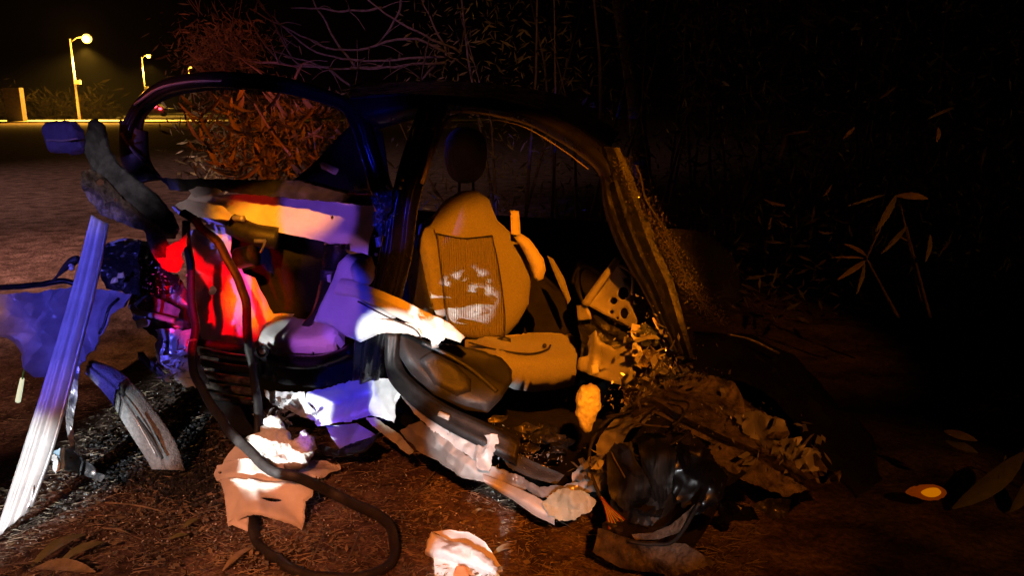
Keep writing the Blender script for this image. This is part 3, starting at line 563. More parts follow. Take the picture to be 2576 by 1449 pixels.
panel('strut_tower', [(1560, 1030, 2.4), (1600, 1010, 2.38), (1650, 1030, 2.34), (1640, 1060, 2.32), (1590, 1080, 2.33), (1540, 1150, 2.34), (1500, 1200, 2.33), (1500, 1120, 2.36)], primer, car, 7, 2, .014, 12)
ribbon('bonnet', [(1740, 840, 2.55), (1860, 850, 2.6), (1980, 900, 2.6), (2080, 980, 2.5), (2160, 1080, 2.35), (2230, 1200, 2.2)], [(1740, 930, 2.35), (1850, 960, 2.3), (1950, 1030, 2.2), (2030, 1090, 2.15), (2100, 1160, 2.1), (2160, 1250, 2.05)], black, car, amp=.03, freq=5, thick=.01, prof=lambda t: .04*math.sin(math.pi*t))
tube('wiper_arm', [(1830, 840, 2.5), (1890, 855, 2.48), (1960, 890, 2.46)], .006, dull, car)
# ---- sill, door opening frame
ribbon('door_opening_frame', [(968, 838, 2.72), (970, 930, 2.68), (1000, 985, 2.6), (1090, 1060, 2.5), (1200, 1120, 2.42), (1300, 1170, 2.38)], [(1010, 838, 2.74), (1008, 905, 2.7), (1035, 950, 2.64), (1120, 1015, 2.56), (1220, 1060, 2.5), (1310, 1100, 2.44)], blackpl, car, prof=lambda t: .025*math.sin(math.pi*t)+.006*math.sin(12*t))
dt = panel('door_trim', [(992, 842, 2.78), (1030, 838, 2.8), (1075, 860, 2.8), (1140, 868, 2.82), (1200, 880, 2.82), (1262, 900, 2.8), (1288, 930, 2.76), (1288, 960, 2.72), (1260, 1010, 2.66), (1225, 1045, 2.62), (1170, 1040, 2.62), (1090, 1000, 2.64), (1035, 950, 2.68), (1005, 905, 2.72)], greypl, car, 9, 0, .003, 5, bulge=.03, bw=18, fun=lambda x, y, e: .022/(1+math.exp(-((y-842)-(x-1000)*.55+6)/4)))
panel('door_pocket', [(1052, 905, 2.66), (1085, 885, 2.68), (1140, 912, 2.66), (1185, 955, 2.63), (1185, 985, 2.61), (1150, 1000, 2.6), (1090, 970, 2.62)], greypl, dt, 9, 0, .002, 5, bulge=.02, bw=16)
tube('door_trim_edge', [(1062, 862, 2.72), (1110, 885, 2.7), (1180, 925, 2.68), (1250, 985, 2.62)], .008, greypl, dt)
panel('trim_clip', [(1082, 850, 2.62), (1100, 852, 2.62), (1104, 875, 2.62), (1086, 878, 2.62)], primer, car, 7, 1, .004)
tube('orange_tag', [(1105, 1041, 2.5), (1130, 1052, 2.48)], .0095, cream, car, sides=10)
panel('door_threshold_metal', [(1005, 995, 2.62), (1018, 993, 2.62), (1060, 1035, 2.56), (1120, 1075, 2.5), (1180, 1098, 2.45), (1235, 1092, 2.42), (1250, 1092, 2.42), (1252, 1120, 2.4), (1240, 1140, 2.39), (1234, 1188, 2.37), (1212, 1185, 2.37), (1200, 1160, 2.4), (1150, 1130, 2.44), (1090, 1085, 2.5), (1045, 1045, 2.55)], whitem, car, 8, 2, .018, 13, fun=lambda x, y, e: .01*math.exp(-((x-1205)/7)**2)*(y > 1095))
panel('outer_sill', [(1008, 1082, 2.56), (1035, 1068, 2.55), (1055, 1060, 2.54), (1100, 1088, 2.5), (1160, 1130, 2.46), (1215, 1168, 2.42), (1290, 1200, 2.38), (1340, 1225, 2.36), (1310, 1238, 2.36), (1260, 1222, 2.38), (1190, 1205, 2.42), (1120, 1172, 2.48), (1060, 1140, 2.52), (1020, 1105, 2.55)], primer, car, 8, 2.5, .024, 10)
ribbon('lower_sill_flange', [(1215, 1195, 2.4), (1280, 1222, 2.37), (1350, 1252, 2.33), (1400, 1290, 2.3)], [(1225, 1222, 2.39), (1290, 1262, 2.35), (1350, 1300, 2.31), (1395, 1322, 2.29)], whitem, car, prof=lambda t: .015*math.sin(math.pi*t), amp=.013)
panel('sill_end_sheet', [(1248, 1180, 2.42), (1300, 1195, 2.38), (1360, 1225, 2.35), (1420, 1222, 2.33), (1480, 1200, 2.33), (1500, 1215, 2.32), (1470, 1240, 2.31), (1420, 1260, 2.31), (1350, 1250, 2.34), (1290, 1215, 2.38)], silver, car, 7, 3, .022, 14)
panel('black_floor_liner', [(1262, 1150, 2.44), (1300, 1140, 2.45), (1350, 1165, 2.42), (1420, 1195, 2.38), (1400, 1220, 2.37), (1340, 1205, 2.39), (1280, 1178, 2.43)], greypl, car, 9, 1, .006, 12)
panel('cracked_paint_patch', [(1362, 1268, 2.27), (1390, 1240, 2.28), (1425, 1228, 2.28), (1470, 1238, 2.27), (1500, 1262, 2.26), (1490, 1285, 2.25), (1450, 1305, 2.25), (1420, 1315, 2.25), (1380, 1300, 2.26)], crackp, car, 8, 3, .02, 20, smooth=False)
panel('torn_sill_sheet', [(1440, 1190, 2.35), (1485, 1150, 2.35), (1525, 1140, 2.33), (1530, 1200, 2.3), (1520, 1235, 2.28), (1480, 1240, 2.3), (1440, 1225, 2.33)], primer, car, 8, 2, .012, 12)
tube('hanging_cable', [(1610, 1036, 2.36), (1540, 1050, 2.36), (1492, 1105, 2.34), (1484, 1180, 2.28), (1512, 1256, 2.22)], .006, rubber, car)
wh = bpy.data.objects.new('wire_bundle', None); COL.objects.link(wh); wh.parent = car; wh.location = P(1540, 1285, 2.2)-car.location
wc = [mat('wire_red', (.5, .06, .03)), mat('wire_white', (.6, .58, .5)), mat('wire_blue', (.15, .14, .3)), mat('wire_yellow', (.6, .45, .1))]
for i in range(13):
    a = (i-6)/6
    tube('wire', [(1512+a*2, 1250, 2.22), (1525+a*6, 1272, 2.2-.01*abs(a)), (1542+a*14, 1300-a*5, 2.18), (1552+a*20, 1318-a*12+rf.uniform(-6, 6), 2.17)], .0018, wc[i % 4], wh, sides=5, n=9)
# black clutter on the floor
for i in range(16):
    u = 1230+rf.uniform(-20, 190); v = 1095+rf.uniform(-50, 60)+(u-1230)*.18; Y = 2.62-(v-1095)*.001
    pts = [(u+rf.uniform(12, 45)*math.cos(a+rf.uniform(-.4, .4)), v+rf.uniform(6, 20)*math.sin(a), Y+rf.uniform(-.05, .05)) for a in [k*math.tau/6 for k in range(6)]]
    panel('plastic_debris', pts, [blackpl, black, dull][i % 3], car, 7, 1, .012, 18, smooth=False)
# rear sill: black bar, slats, crumpled white metal
tube('rear_beam', [(655, 880, 3.08), (700, 905, 3.05), (790, 912, 3.02), (850, 900, 3.0), (890, 880, 2.98)], .035, black, car, flat=.8, sides=14)
panel('rear_beam_cover', [(650, 885, 3.12), (740, 900, 3.08), (840, 902, 3.05), (900, 870, 3.0), (960, 900, 2.98), (960, 945, 2.98), (880, 960, 3.0), (800, 975, 3.05), (720, 968, 3.08), (660, 950, 3.12)], black, car, 12, 1, .012, 7)
ring('bolt_ring', 660, 884, 2.99, .019, .007, blackpl, car, (0, 0)); lump('bolt', P(660, 884, 2.99), (.013, .01, .013), felt, car, 0, nu=14, nv=8)
for i, (v0, c) in enumerate(((852, rubber), (874, dull), (902, rubber), (930, dirty), (956, dirty), (980, dull))):
    ribbon('underbody_slat', [(505, v0, 3.2), (570, v0+12, 3.17), (645, v0+22, 3.12)], [(507, v0+20, 3.19), (572, v0+31, 3.15), (648, v0+42, 3.1)], c, car, n=12, k=5, prof=lambda t: .012*math.sin(math.pi*t), amp=.004)
tube('slat_bolster', [(500, 862, 3.12), (560, 868, 3.1), (640, 884, 3.07)], .016, rubber, car)
panel('rear_floor_edge', [(520, 1000, 3.25), (650, 1010, 3.2), (660, 1100, 3.1), (560, 1090, 3.15)], dark, car, 16)
panel('folded_rear_sill', [(780, 985, 2.98), (830, 975, 2.96), (900, 955, 2.93), (935, 950, 2.9), (935, 1045, 2.88), (880, 1060, 2.9), (810, 1070, 2.94), (785, 1040, 2.96), (770, 1010, 2.98)], whitem, car, 8, 3, .016, 12, fun=lambda x, y, e: .028*math.sin((y+.3*(x-780)-960)/15))
panel('torn_rear_sill', [(665, 980, 3.06), (720, 988, 3.03), (765, 985, 3.0), (785, 1030, 2.97), (810, 1065, 2.95), (760, 1050, 2.98), (720, 1030, 3.0), (690, 1020, 3.03), (668, 1000, 3.05)], whitem, car, 8, 3, .02, 15, smooth=False)
panel('torn_rear_sill', [(935, 948, 2.88), (985, 955, 2.85), (1015, 985, 2.8), (1000, 1010, 2.8), (990, 1020, 2.8), (985, 1065, 2.79), (955, 1050, 2.82), (935, 1045, 2.86)], whitem, car, 8, 2, .015, 14)
panel('pinch_flange', [(920, 1052, 2.85), (945, 1050, 2.84), (1000, 1090, 2.74), (1040, 1135, 2.66), (1030, 1145, 2.66), (985, 1110, 2.74), (940, 1075, 2.82)], crackp, car, 7, 2, .008, 20, smooth=False)
panel('bent_floor_scrap', [(820, 1072, 2.95), (900, 1065, 2.9), (945, 1095, 2.84), (900, 1120, 2.86), (850, 1130, 2.9), (830, 1100, 2.93)], primer, car, 9, 1, .012, 9)
panel('dark_floor_scrap', [(800, 1120, 2.93), (850, 1128, 2.9), (930, 1100, 2.84), (960, 1090, 2.8), (920, 1135, 2.8), (860, 1150, 2.85), (815, 1145, 2.9)], black, car, 9, 1, .01, 9)
# front wheel, turned and half buried in the wreck
wheel = bpy.data.objects.new('front_wheel', None); COL.objects.link(wheel); wheel.parent = car
wc_ = P(1690, 1215, 2.35); wheel.location = wc_-car.location
def lathe(prof, c, M, n=56):
    V = []; Fc = []; k = len(prof)
    for i in range(n):
        a = i*math.tau/n
        for (r, y) in prof: V.append(c+M @ Vector((r*math.cos(a), y, r*math.sin(a))))
    for i in range(n):
        for j in range(k-1): Fc.append((i*k+j, i*k+j+1, ((i+1) % n)*k+j+1, ((i+1) % n)*k+j))
    return V, Fc
MW = Matrix.Rotation(R_(50), 3, 'Z') @ Matrix.Rotation(R_(8), 3, 'X')
V, Fc = lathe([(.15, -.085), (.175, -.1), (.215, -.098), (.245, -.075), (.25, -.03), (.246, -.027), (.25, -.023), (.25, .023), (.246, .027), (.25, .03), (.245, .075), (.2, .1), (.15, .085)], wc_, MW); link('tyre', V, Fc, rubber, wheel)
V, Fc = lathe([(.15, -.085), (.14, -.04), (.06, -.03), (.045, -.055), (0.001, -.056)], wc_, MW); link('rim', V, Fc, dull, wheel)
sg_m = mat('scuffed_plastic', (.006, .007, .008), (.11, .115, .115), .42, 0, 13, .4, 30, stretch=(1, 1, .13), ramp=(.5, .82))
panel('splash_guard', [(1522, 1150, 2.15), (1548, 1110, 2.13), (1590, 1105, 2.1), (1610, 1160, 2.09), (1640, 1230, 2.1), (1625, 1290, 2.12), (1570, 1285, 2.13), (1535, 1230, 2.15)], sg_m, car, 8, 3, .03, 9)
panel('splash_guard', [(1600, 1100, 2.12), (1660, 1090, 2.1), (1700, 1150, 2.09), (1690, 1230, 2.1), (1655, 1290, 2.12), (1632, 1220, 2.13), (1612, 1150, 2.13)], sg_m, car, 8, 3, .035, 8)
panel('splash_guard', [(1700, 1110, 2.14), (1780, 1130, 2.1), (1830, 1200, 2.06), (1810, 1270, 2.05), (1740, 1300, 2.08), (1700, 1240, 2.12)], black, car, 9, 4, .035, 8)
panel('wheel_arch_scrap', [(1590, 1345, 2.06), (1640, 1342, 2.04), (1690, 1320, 2.02), (1755, 1262, 2.0), (1758, 1272, 2.0), (1710, 1340, 2.0), (1660, 1358, 2.02), (1600, 1360, 2.05)], dirty, car, 8, 1, .008, 12)
tube('arch_lip', [(1580, 1362, 2.04), (1640, 1370, 2.02), (1700, 1358, 2.0), (1760, 1265, 1.98)], .006, rubber, car)
panel('lower_bumper_sheet', [(1500, 1330, 2.15), (1600, 1360, 2.05), (1720, 1370, 2.0), (1800, 1420, 1.95), (1700, 1449, 1.98), (1560, 1430, 2.05), (1490, 1390, 2.12)], dirty, car, 12, 1, .02, 8)
crumple_field([(1630, 1300, 2.1, 50, 30), (1540, 1330, 2.15, 35, 22), (1850, 1300, 2.0, 60, 30), (1820, 1200, 2.1, 50, 30), (1950, 1280, 2.0, 50, 30)], [blackpl, dull, black])

# ================================================================ LOOSE THINGS
def rprof(t): return .012*math.sin(math.pi*t)+.012*abs(math.sin(math.pi*3*t))
sp = thing('metal_door_sill', 'long straight ribbed metal strip leaning at the far left, blue above and white below', 'sill', P(20, 1340, 2.5))
ribbon('sill_strip', [(232, 540, 2.9), (190, 700, 2.82), (130, 900, 2.7), (60, 1120, 2.57), (-20, 1370, 2.42)], [(268, 560, 2.88), (240, 700, 2.8), (190, 900, 2.69), (130, 1120, 2.57), (70, 1290, 2.47)], whitem, sp, n=60, k=25, prof=rprof, thick=.006, amp=0)
tube('edge_rail', [(270, 562, 2.86), (243, 702, 2.78), (193, 902, 2.67), (134, 1120, 2.55), (78, 1275, 2.46)], .007, silver, sp)
panel('end_bracket', [(78, 1225, 2.5), (86, 1222, 2.5), (82, 1260, 2.48), (60, 1300, 2.46), (62, 1270, 2.48)], silver, sp, 7, 1, .004)
bs = thing('bumper_cover', 'crumpled translucent bumper sheet behind the long sill strip at far left', 'bumper', P(140, 900, 3.2))
panel('cover_sheet', [(-30, 740, 3.2), (60, 738, 3.2), (120, 730, 3.18), (200, 722, 3.18), (300, 735, 3.15), (325, 745, 3.12), (310, 770, 3.12), (285, 790, 3.12), (270, 830, 3.1), (215, 900, 3.08), (190, 920, 3.08), (140, 945, 3.1), (95, 950, 3.1), (55, 905, 3.12), (20, 850, 3.15), (-30, 830, 3.2)], bluepl, bs, 9, 2, .05, 8)
tube('cover_lip', [(0, 728, 3.14), (60, 722, 3.12), (110, 716, 3.1), (160, 706, 3.1), (200, 716, 3.1)], .012, black, bs, wob=.02)
tube('fixing_strap', [(300, 750, 3.07), (275, 775, 3.05), (262, 815, 3.03), (250, 840, 3.02)], .012, black, bs, flat=.5)
sg = tube('torn_stalk', [(130, 712, 3.1), (150, 690, 3.08), (180, 660, 3.05), (192, 650, 3.04)], [.004, .006, .02, .012], rubber, bs, wob=.015)
lump('pale_clip', P(180, 672, 3.02), (.012, .01, .014), felt, bs, .2)
gl_ = thing('wheel_arch_liner', 'curved grey felt strip with a central slot, standing on the ground beside the coal-dark grit', 'liner', P(430, 1180, 2.95))
ribbon('liner_strip', [(215, 940, 3.05), (270, 1000, 2.98), (320, 1080, 2.93), (370, 1160, 2.9), (382, 1182, 2.89)], [(235, 905, 3.1), (310, 940, 3.05), (380, 1020, 3.0), (440, 1110, 2.95), (466, 1185, 2.92)], greyliner, gl_, n=50, k=15, amp=.004, prof=lambda t: .03*math.sin(math.pi*t)-.018*math.exp(-((t-.5)/.06)**2))
tube('slot_rib', [(300, 990, 2.96), (345, 1060, 2.9), (395, 1150, 2.86)], .004, silver, gl_)
tube('slot_gap', [(345, 1048, 2.9), (380, 1100, 2.88), (410, 1155, 2.86)], [.003, .007, .004], rubber, gl_)
br = thing('hanging_bracket', 'crumpled pale blue bracket at the end of a torn metal strand, near left sill strip', 'bracket', P(200, 1200, 2.75))
ribbon('torn_strand', [(182, 905, 3.0), (180, 960, 2.96), (172, 1010, 2.92), (165, 1060, 2.86), (176, 1130, 2.8)], [(200, 905, 3.0), (196, 970, 2.96), (190, 1020, 2.92), (184, 1070, 2.86), (190, 1135, 2.8)], silver, br, amp=.015, freq=25, n=30, smooth=False)
panel('bracket_plate', [(130, 1140, 2.78), (150, 1128, 2.78), (185, 1130, 2.77), (200, 1160, 2.76), (205, 1195, 2.75), (180, 1185, 2.76), (150, 1180, 2.77), (135, 1170, 2.78)], mat('pale_blue_paint', (.25, .42, .55), (.45, .6, .68), .5, 0, 12, .2, 30), br, 6, 1.5, .01, 18, holes=[(178, 1152, 3)])
panel('bracket_fringe', [(126, 1145, 2.76), (142, 1150, 2.76), (150, 1185, 2.76), (140, 1192, 2.76), (132, 1175, 2.76)], whitem, br, 5, 3, .012, 30, smooth=False)
panel('ribbed_arm', [(198, 1145, 2.75), (215, 1158, 2.74), (262, 1200, 2.72), (255, 1212, 2.72), (215, 1200, 2.74), (202, 1180, 2.75)], greypl, br, 5, 1, .006, 40, smooth=False)
lump('bolt', P(236, 1190, 2.7), (.01, .008, .01), silver, br, 0, nu=10, nv=6)
# door rubber seal loop
V_ = [(458, 540, 3.02), (500, 560, 3.0), (560, 625, 2.98), (596, 690, 2.96), (612, 760, 2.95), (628, 850, 2.93), (642, 930, 2.92), (650, 1000, 2.9), (650, 1080, 2.88), (640, 1160, 2.84), (628, 1240, 2.72), (634, 1310, g(0, 1310, .03)), (650, 1370, g(0, 1370, .02)), (700, 1415, g(0, 1415, .02)), (790, 1452, g(0, 1452, .02)), (880, 1455, g(0, 1455, .02)), (960, 1430, g(0, 1430, .03)), (1000, 1385, g(0, 1385, .05)), (985, 1330, g(0, 1330, .08)), (930, 1282, g(0, 1282, .10)), (840, 1240, g(0, 1240, .13)), (730, 1200, 2.48), (650, 1158, 2.55), (580, 1090, 2.7), (530, 1020, 2.82), (500, 950, 2.92), (488, 860, 2.98), (480, 740, 3.02), (478, 620, 3.05), (470, 560, 3.05)]
tube('door_seal', V_, [.020]*8+[.023]*8+[.021]*14, rubber, None, n=260, sides=12, flat=.7, wob=.02, prof=[1, 1, .9, 1.1, 1, 1, 1, .85, 1.1, 1, 1, 1], label='long black rubber seal hanging from the car and looping over the ground', cat='rubber seal')
# foam block and trim on the ground
fb = panel('foam_block', [(648, 1130, 2.78), (655, 1080, 2.8), (672, 1045, 2.82), (705, 1052, 2.82), (725, 1085, 2.82), (738, 1108, 2.8), (765, 1082, 2.82), (790, 1100, 2.82), (795, 1120, 2.8), (775, 1150, 2.76), (760, 1172, 2.74), (700, 1180, 2.7), (655, 1165, 2.72)], foamm, None, 4, 4, .0054, 24, bulge=.035, bw=14, thick=.05, back=.03, fun=lambda x, y, e: .008*noise.noise(Vector((x*.09, y*.09, 0)))+.006*noise.noise(Vector((x*.25, y*.25, 5))), label='torn white foam block standing behind the rubber seal', cat='foam')
tp = thing('door_trim_cover', 'cream moulded trim cover with an oval slot lying under the rubber seal', 'trim', P(660, 1330, 2.55))
panel('cover_shell', [(536, 1190, 2.66), (545, 1168, 2.67), (575, 1160, 2.68), (610, 1156, 2.68), (660, 1160, 2.66), (720, 1196, 2.62), (760, 1218, 2.6), (772, 1230, 2.56), (790, 1238, 2.55), (784, 1250, 2.55), (766, 1258, 2.54), (764, 1300, 2.50), (758, 1331, 2.48), (744, 1322, 2.48), (700, 1308, 2.46), (640, 1298, 2.46), (623, 1299, 2.47), (600, 1308, 2.48), (572, 1322, 2.49), (566, 1260, 2.53), (560, 1222, 2.6), (541, 1205, 2.64)], cream, tp, 5, 1.6, .017, 6, bulge=.006, bw=8, holes=[(682, 1254, 24, .24), (553, 1188, 5, .8)], fun=lambda x, y, e: .02*math.exp(-((y-1222-(x-650)*.06)/9)**2)-.018*math.exp(-((y-1205)/7)**2)+.012*math.exp(-((x-640-(y-1200)*.2)/14)**2))
panel('cover_rim', [(556, 1172, 2.71), (572, 1146, 2.73), (596, 1118, 2.75), (625, 1098, 2.77), (660, 1086, 2.78), (700, 1120, 2.76), (720, 1196, 2.66), (660, 1176, 2.69), (610, 1172, 2.69), (575, 1176, 2.69)], cream, tp, 6, .6, .006, 9)
panel('cover_fold', [(570, 1316, 2.47), (600, 1296, 2.5), (626, 1299, 2.5), (623, 1337, 2.46)], cream, tp, 8, .5, .003, 8)
panel('card_scrap', [(740, 1175, g(0, 1175, .06)), (790, 1160, g(0, 1160, .06)), (855, 1175, g(0, 1175, .04)), (858, 1182, g(0, 1182, .03)), (800, 1205, g(0, 1205, .05)), (760, 1195, g(0, 1195, .05))], cream, None, 8, 1.5, .008, 14, label='flat pale scrap poking out to the right of the torn foam block', cat='scrap')
wb = thing('folded_airbag', 'crumpled white folded airbag lying at the bottom edge of the picture', 'airbag', P(1160, 1449, 2.25))
panel('airbag_roll', [(1068, 1390, 2.3), (1075, 1360, 2.32), (1085, 1338, 2.33), (1120, 1352, 2.33), (1172, 1368, 2.3), (1212, 1390, 2.28), (1238, 1410, 2.26), (1252, 1430, 2.24), (1250, 1447, 2.23), (1215, 1440, 2.22), (1180, 1425, 2.24), (1130, 1410, 2.26), (1095, 1402, 2.28)], mat('white_cloth', (.75, .75, .77), (.85, .85, .85), .8, 0, 12, .5, 22, spec=.2), wb, 6, 1.5, .014, 18, bulge=.02, bw=14, thick=.02)
panel('airbag_back', [(1090, 1340, 2.36), (1130, 1333, 2.37), (1180, 1340, 2.36), (1220, 1365, 2.33), (1245, 1400, 2.3), (1272, 1449, 2.26), (1240, 1449, 2.26), (1200, 1400, 2.3), (1130, 1360, 2.34)], felt, wb, 9, 1, .01, 12)
panel('airbag_skirt', [(1090, 1396, 2.29), (1140, 1410, 2.27), (1200, 1430, 2.25), (1252, 1440, 2.25), (1275, 1500, 2.18), (1098, 1500, 2.18)], mat('white_cloth', (1, 1, 1)), wb, 9, 1, .01, 12)
panel('orange_warning_label', [(1148, 1425, 2.235), (1168, 1424, 2.23), (1180, 1449, 2.2), (1178, 1475, 2.18), (1140, 1475, 2.18), (1140, 1445, 2.21)], mat('orange_print', (.8, .22, .08), (.85, .3, .12), .6, 0, 9), wb, 8)
gs = thing('marker_rod', 'thin green rod with a glowing white end, behind the long sill strip', 'rod', P(45, 1010, 3.7))
tube('rod', [(62, 925, 3.5), (56, 955, 3.52)], .004, mat('green_plastic', (.12, .5, .2)), gs); tube('emissive_end', [(56, 953, 3.52), (45, 1010, 3.55)], [.009, .011, .012], mat('rod_white', (.8, .85, .7), emit=(.9, 1, .7), estr=.7), gs)  # brightness of the white end is put in as emission
il = thing('indicator_lens', 'small amber lamp lens at lower right, its orange reflection put in as a glow', 'lens', P(2338, 1240, 2.6))
panel('lens_shell', [(2278, 1240, 2.62), (2300, 1228, 2.6), (2335, 1222, 2.59), (2365, 1226, 2.59), (2382, 1240, 2.6), (2368, 1254, 2.6), (2335, 1259, 2.6), (2300, 1250, 2.61)], mat('lens_reflection_glow', (.25, .06, .005), emit=(1, .14, .0), estr=.10, rough=.2), il, 7, .4, 0, bulge=.02, bw=16, curve=True, back=.02)
panel('reflection_core', [(2318, 1241, 2.57), (2335, 1231, 2.565), (2358, 1230, 2.565), (2368, 1240, 2.57), (2356, 1250, 2.57), (2335, 1251, 2.57)], mat('reflection_core_glow', (.3, .1, .01), emit=(1, .27, .0), estr=.45), il, 5, .3, 0, bulge=.01, bw=10, curve=True)  # orange reflection in the lens, put in as an emissive core

# ================================================================ LITTER ON THE GROUND
parts = []; r3 = random.Random(5)
for i in range(9000):
    u = r3.uniform(-60, 1900); v = r3.uniform(930, 1470)
    if v < 1000 and r3.random() < .5: continue
    Y = g(0, v); p = P(u, v, Y); p.z = r3.uniform(.0, .022); L = r3.choice((.012, .02, .03, .06))*r3.uniform(.6, 1.2); a = r3.gauss(0, .9)
    d = Vector((math.cos(a), math.sin(a), r3.uniform(-.2, .25)))*L; w = Vector((-math.sin(a), math.cos(a), .2))*r3.uniform(.001, .003)
    parts.append(([p, p+d, p+d+w, p+w, p+d*.5+Vector((0, 0, .003))], [(0, 1, 4), (1, 2, 4), (2, 3, 4), (3, 0, 4)]))
V, Fc = merge(parts); link('straw_litter', V, Fc, straw, smooth=False, label='brown straw and twig litter covering the ground in front of the car', cat='litter', kind='stuff')
parts = []
for i in range(1500):
    u = r3.uniform(-40, 1700); v = r3.uniform(960, 1470); p = P(u, v, g(0, v)); p.z = r3.uniform(.006, .028)
    a = r3.uniform(0, 6.28); L = r3.uniform(.010, .035); w_ = L*r3.uniform(.12, .3); d = Vector((math.cos(a), math.sin(a), r3.uniform(-.4, .5)))*L; w = Vector((-math.sin(a), math.cos(a), r3.uniform(-.5, .5)))*w_
    parts.append(([p, p+d*.4-w, p+d, p+d*.5+w], [(0, 1, 2, 3)]))
V, Fc = merge(parts); link('leaf_litter', V, Fc, leafd, smooth=False, label='small dry leaves and husks strewn over the brown ground', cat='litter', kind='stuff')
def grits(name, m, areas, n, s0, s1, label, seedv):
    ra = random.Random(seedv); parts = []
    for i in range(n):
        cu, cv, su, sv = areas[ra.randrange(len(areas))]; u = ra.gauss(cu, su); v = ra.gauss(cv, sv)
        if v < 880: continue
        p = P(u, v, g(0, v)); p.z = ra.uniform(.004, .02); s = ra.uniform(s0, s1)
        parts.append(boxm(p, (s, s*ra.uniform(.5, 1), s*.6), Matrix.Rotation(ra.uniform(0, 6), 3, 'Z') @ Matrix.Rotation(ra.uniform(0, 6), 3, 'X')))
    V, Fc = merge(parts); link(name, V, Fc, m, smooth=False, label=label, cat='debris', kind='stuff')
grits('dark_grit', mat('coal_grit', (.012, .012, .013), (.05, .05, .05), .4, 0, 40), [(490, 1100, 45, 60), (350, 1150, 60, 30), (330, 1180, 70, 25), (460, 1220, 50, 30)], 5200, .004, .014, 'patch of dark crushed grit on the ground around the grey liner strip', 1)
grits('glass_crumbs', chip, [(450, 1150, 130, 110), (700, 1300, 250, 80), (300, 1300, 170, 90), (1200, 1250, 200, 80)], 700, .002, .006, 'scattered crumbs of broken glass glinting on the ground', 2)
grits('pale_crumbs', grit, [(300, 1300, 150, 80), (420, 1260, 150, 60), (1000, 1300, 250, 80), (650, 1380, 150, 50)], 2200, .003, .009, 'pale gravel crumbs mixed in the brown ground', 3)
def gleaf(b, t, w, m, label, cat='leaf', hb=.02, ht=.03, group=None):
    V, Fc = leafgeo(P(b[0], b[1], g(0, b[1], hb)), P(t[0], t[1], g(0, t[1], ht)), w, .1, (0, -.4, 1)); return link('leaf', V, Fc, m, None, label=label, cat=cat, group=group)
gleaf((460, 1330), (500, 1305), .022, leafm, 'small green leaf on brown ground left of the cream trim cover', group='fallen leaves')
gleaf((425, 1068+290), (473, 1345), .018, leafm, 'narrow green leaf low in the gravel, below the small green leaf', group='fallen leaves')
gleaf((560, 1437), (635, 1378), .024, leafd, 'brown pointed leaf beside the left bend of the rubber seal loop', group='fallen leaves')
gleaf((80, 1425), (215, 1345), .045, leafm, 'largest pale leaf on the ground in the bottom left corner', group='fallen leaves')
gleaf((150, 1415), (265, 1365), .035, leafm, 'greenish leaf just under the largest corner leaf', group='fallen leaves')
gleaf((90, 1430), (240, 1440), .045, leafd, 'dry pale leaf lying flat at the bottom edge left', group='fallen leaves')
gleaf((1665, 1080), (1640, 1060), .02, leafd, 'small dry leaf caught in the crumpled front wing', group='fallen leaves')
gleaf((1255, 1195), (1305, 1180), .012, leafd, 'thin yellow leaf blade by the car sill', group='fallen leaves')
gleaf((1240, 1395), (1290, 1370), .02, leafd, 'small brown leaf beside the folded white airbag', group='fallen leaves')
for i, (a, b, lb) in enumerate((((1110, 1170), (1030, 1260), 'reddish straight twig slanting from the sill toward the seal loop'), ((820, 1330), (770, 1440), 'thin twig inside the rubber seal loop, left one'), ((905, 1340), (860, 1440), 'forked twig inside the rubber seal loop, right one'), ((265, 1265), (420, 1290), 'pale straight straw stalk below the grey liner strip'), ((260, 1330), (330, 1345), 'short pale stalk in the gravel lower left'), ((0, 1425), (110, 1420), 'curved stalk at the bottom left corner under the big leaf'), ((1330, 1280), (1440, 1330), 'orange lit twig on the ground right of the airbag'), ((290, 1040), (370, 1030), 'green grass stem behind the grey liner strip'))):
    u0, v0 = a; u1, v1 = b
    tube('twig', [(u0, v0, g(0, v0, .02)), ((u0+u1)/2+4, (v0+v1)/2-5, g(0, (v0+v1)/2, .035)), (u1, v1, g(0, v1, .015))], [.003, .0035, .0015], leafm if i == 7 else straw if i in (3, 4) else bark, None, sides=6, label=lb, cat='twig', group='twigs on the ground')

# ================================================================ VEGETATION
def shared_leaf(name, L, w, m):
    V, Fc = leafgeo((0, 0, 0), (0, 0, L), w, .08, (0, -1, 0), 4); me = bpy.data.meshes.new(name); me.from_pydata([tuple(v) for v in V], [], Fc); me.materials.append(m); me.update()
    me.polygons.foreach_set('use_smooth', [True]*len(me.polygons)); return me
LM = [shared_leaf('leaf', .15, .026, leafm), shared_leaf('leaf', .12, .022, leafm), shared_leaf('leaf', .17, .03, leafd)]
def place_leaf(me, loc, d, roll, s, parent):
    o = bpy.data.objects.new('leaf', me); COL.objects.link(o); o.parent = parent
    o.location = Vector(loc)-parent.location
    q = Vector(d).to_track_quat('Z', 'Y'); o.rotation_mode = 'QUATERNION'; o.rotation_quaternion = q @ Matrix.Rotation(roll, 3, 'Z').to_quaternion(); o.scale = (s, s, s); return o
def leafmass(name, boxf, n, m, parent, seedv, L=(.06, .16)):
    ra = random.Random(seedv); parts = []
    for i in range(n):
        p = boxf(ra); d = Vector((ra.gauss(0, 1), ra.gauss(0, 1), ra.gauss(.3, .8))).normalized()*ra.uniform(*L)
        w = d.cross(Vector((ra.gauss(0, 1), ra.gauss(0, 1), ra.gauss(0, 1)))).normalized()*d.length*.09
        parts.append(([p, p+d*.5+w, p+d, p+d*.5-w], [(0, 1, 2, 3)]))
    V, Fc = merge(parts); return link(name, V, Fc, m, parent, False, kind='stuff')
